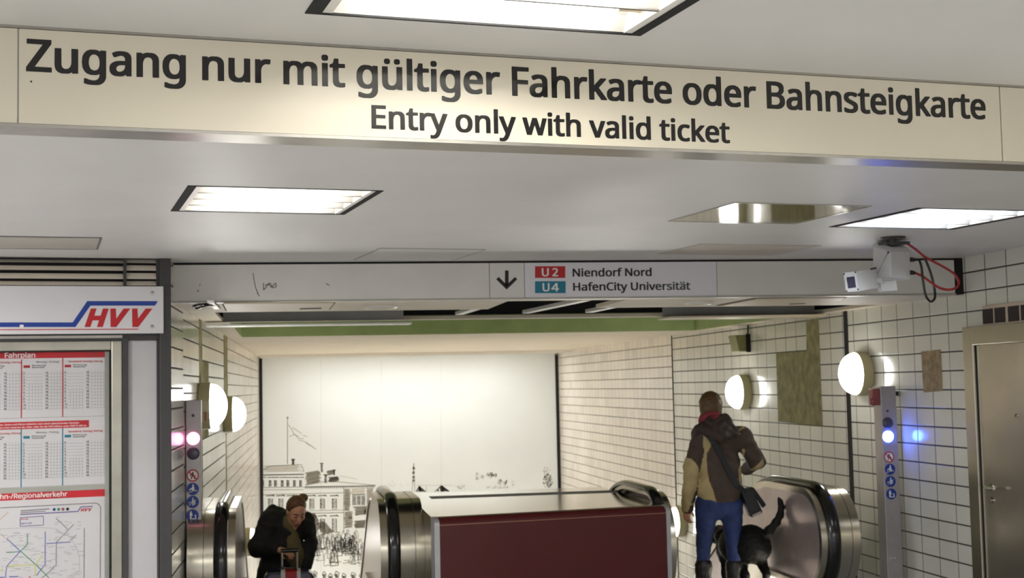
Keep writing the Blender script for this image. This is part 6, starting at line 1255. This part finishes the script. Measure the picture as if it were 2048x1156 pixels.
for q in (-1, 1):
    b = MB(); b.tube([hc+upn*z+fn*y+ln*q*x for x, y, z in ((.014, .106, .030), (.030, .104, .036), (.050, .090, .030))], [.004, .005, .003], 8); b.build('eyebrow', M_hairr, root, smooth=True)
    b = MB(); b.tube([hc+upn*z+fn*y+ln*q*x for x, y, z in ((.018, .099, .002), (.033, .100, -.003), (.048, .090, .001))], [.003, .004, .003], 8); b.build('eyelashes', M_boot, root, smooth=True)
b = MB(); b.tube([hc-upn*.0745+fn*y+ln*x for x, y in ((-.024, .094), (-.010, .1045), (.010, .1045), (.024, .094))], [.004, .008, .008, .004], 8); b.build('lips', mat('lips', srgb(176, 92, 84), .45), root, smooth=True)
b = MB(); b.lathe(h(607.5, 1081, -.165), (0, -1, .2), [(.008, 0), (.006, .004)], 12); b.build('button', M_alu, root)
s = SDF(.01); legs(s, .105, .078, .066); s.build('trousers', M_trouser, root, noise=.003)
for q in (-1, 1):
    s = SDF(.008); s.cap(V3(hip[0]+q*.09, YP_+.13, FZ+.055), V3(hip[0]+q*.10, YP_-.10, FZ+.045), .05, .042, .02); s.cap(V3(hip[0]+q*.09, YP_+.11, FZ+.05), V3(hip[0]+q*.09, YP_+.10, FZ+.12), .048, .05, .02)
    s.build('shoe', M_boot, root)

# ---------------------------------------------------------------- suitcase
YS = 12.98; SZ = -.46
top = float(onY(575, 1141, YS)[2]); x0 = float(onY(527, 1150, YS)[0]); x1 = float(onY(628, 1150, YS)[0])
t = thing('suitcase', 'trolley suitcase in dark blue, red and white with its silver handle pulled up', 'suitcase', ((x0+x1)/2, YS, SZ))
M_navy = mat('suitcase_navy', srgb(34, 40, 74), .25, var=.2, coat=.6)
def shell(xa, xb, m, nm, g_=0.):
    b = MB(); n = 8; pts = []
    X0, X1, Zb, Zt, r = x0, x1, SZ+.05, top, .075
    out = []
    for cx, cz, a0 in ((X1-r, Zt-r, 0), (X0+r, Zt-r, 90), (X0+r, Zb+r, 180), (X1-r, Zb+r, 270)):
        for i in range(n+1): a = math.radians(a0+90*i/n); out.append((cx+r*math.cos(a), cz+r*math.sin(a)))
    P = [(min(max(x, xa), xb), z) for x, z in out]
    for (ax_, az), (bx_, bz) in zip(P, P[1:]+P[:1]): pass
    b.prism([(x, YS-.13-g_, z) for x, z in P], (0, .26+2*g_, 0)); return b.build(nm, m, t, bevel=.02)
shell(x0, x1, M_navy, 'shell')
w_ = x1-x0
shell(x0+w_*.43, x0+w_*.66, M_red, 'red_band', .0015).scale = (1, 1, 1.003)
shell(x0+w_*.345, x0+w_*.43, M_white, 'white_band', .001).scale = (1, 1, 1.002); shell(x0+w_*.66, x0+w_*.73, M_white, 'white_band', .001).scale = (1, 1, 1.002)
gx0, gx1 = float(onY(564, 1120, YS)[0]), float(onY(594, 1120, YS)[0]); gz = float(onY(580, 1103, YS)[2])
for gx in (gx0, gx1):
    b = MB(); b.tube([(gx, YS+.08, top-.03), (gx, YS+.08, gz)], .013, 10); b.build('handle_rod', M_alu, t, smooth='auto')
b = MB(); b.tube([(gx0-.012, YS+.08, gz), (gx1+.012, YS+.08, gz)], .020, 12); b.build('grip', M_rubber, t, smooth='auto')
b = MB(); b.tube([(x0+w_*.3, YS, top-.005), (x0+w_*.34, YS, top+.022), (x0+w_*.62, YS, top+.022), (x0+w_*.66, YS, top-.005)], .011, 8); b.build('carry_handle', M_rubber, t, smooth=True)
for gx in (x0+.05, x1-.05):
    for gy in (YS-.09, YS+.09):
        b = MB(); b.tube([(gx-.012, gy, SZ+.028), (gx+.012, gy, SZ+.028)], .026, 14); b.build('wheel', M_rubber, t, smooth='auto')
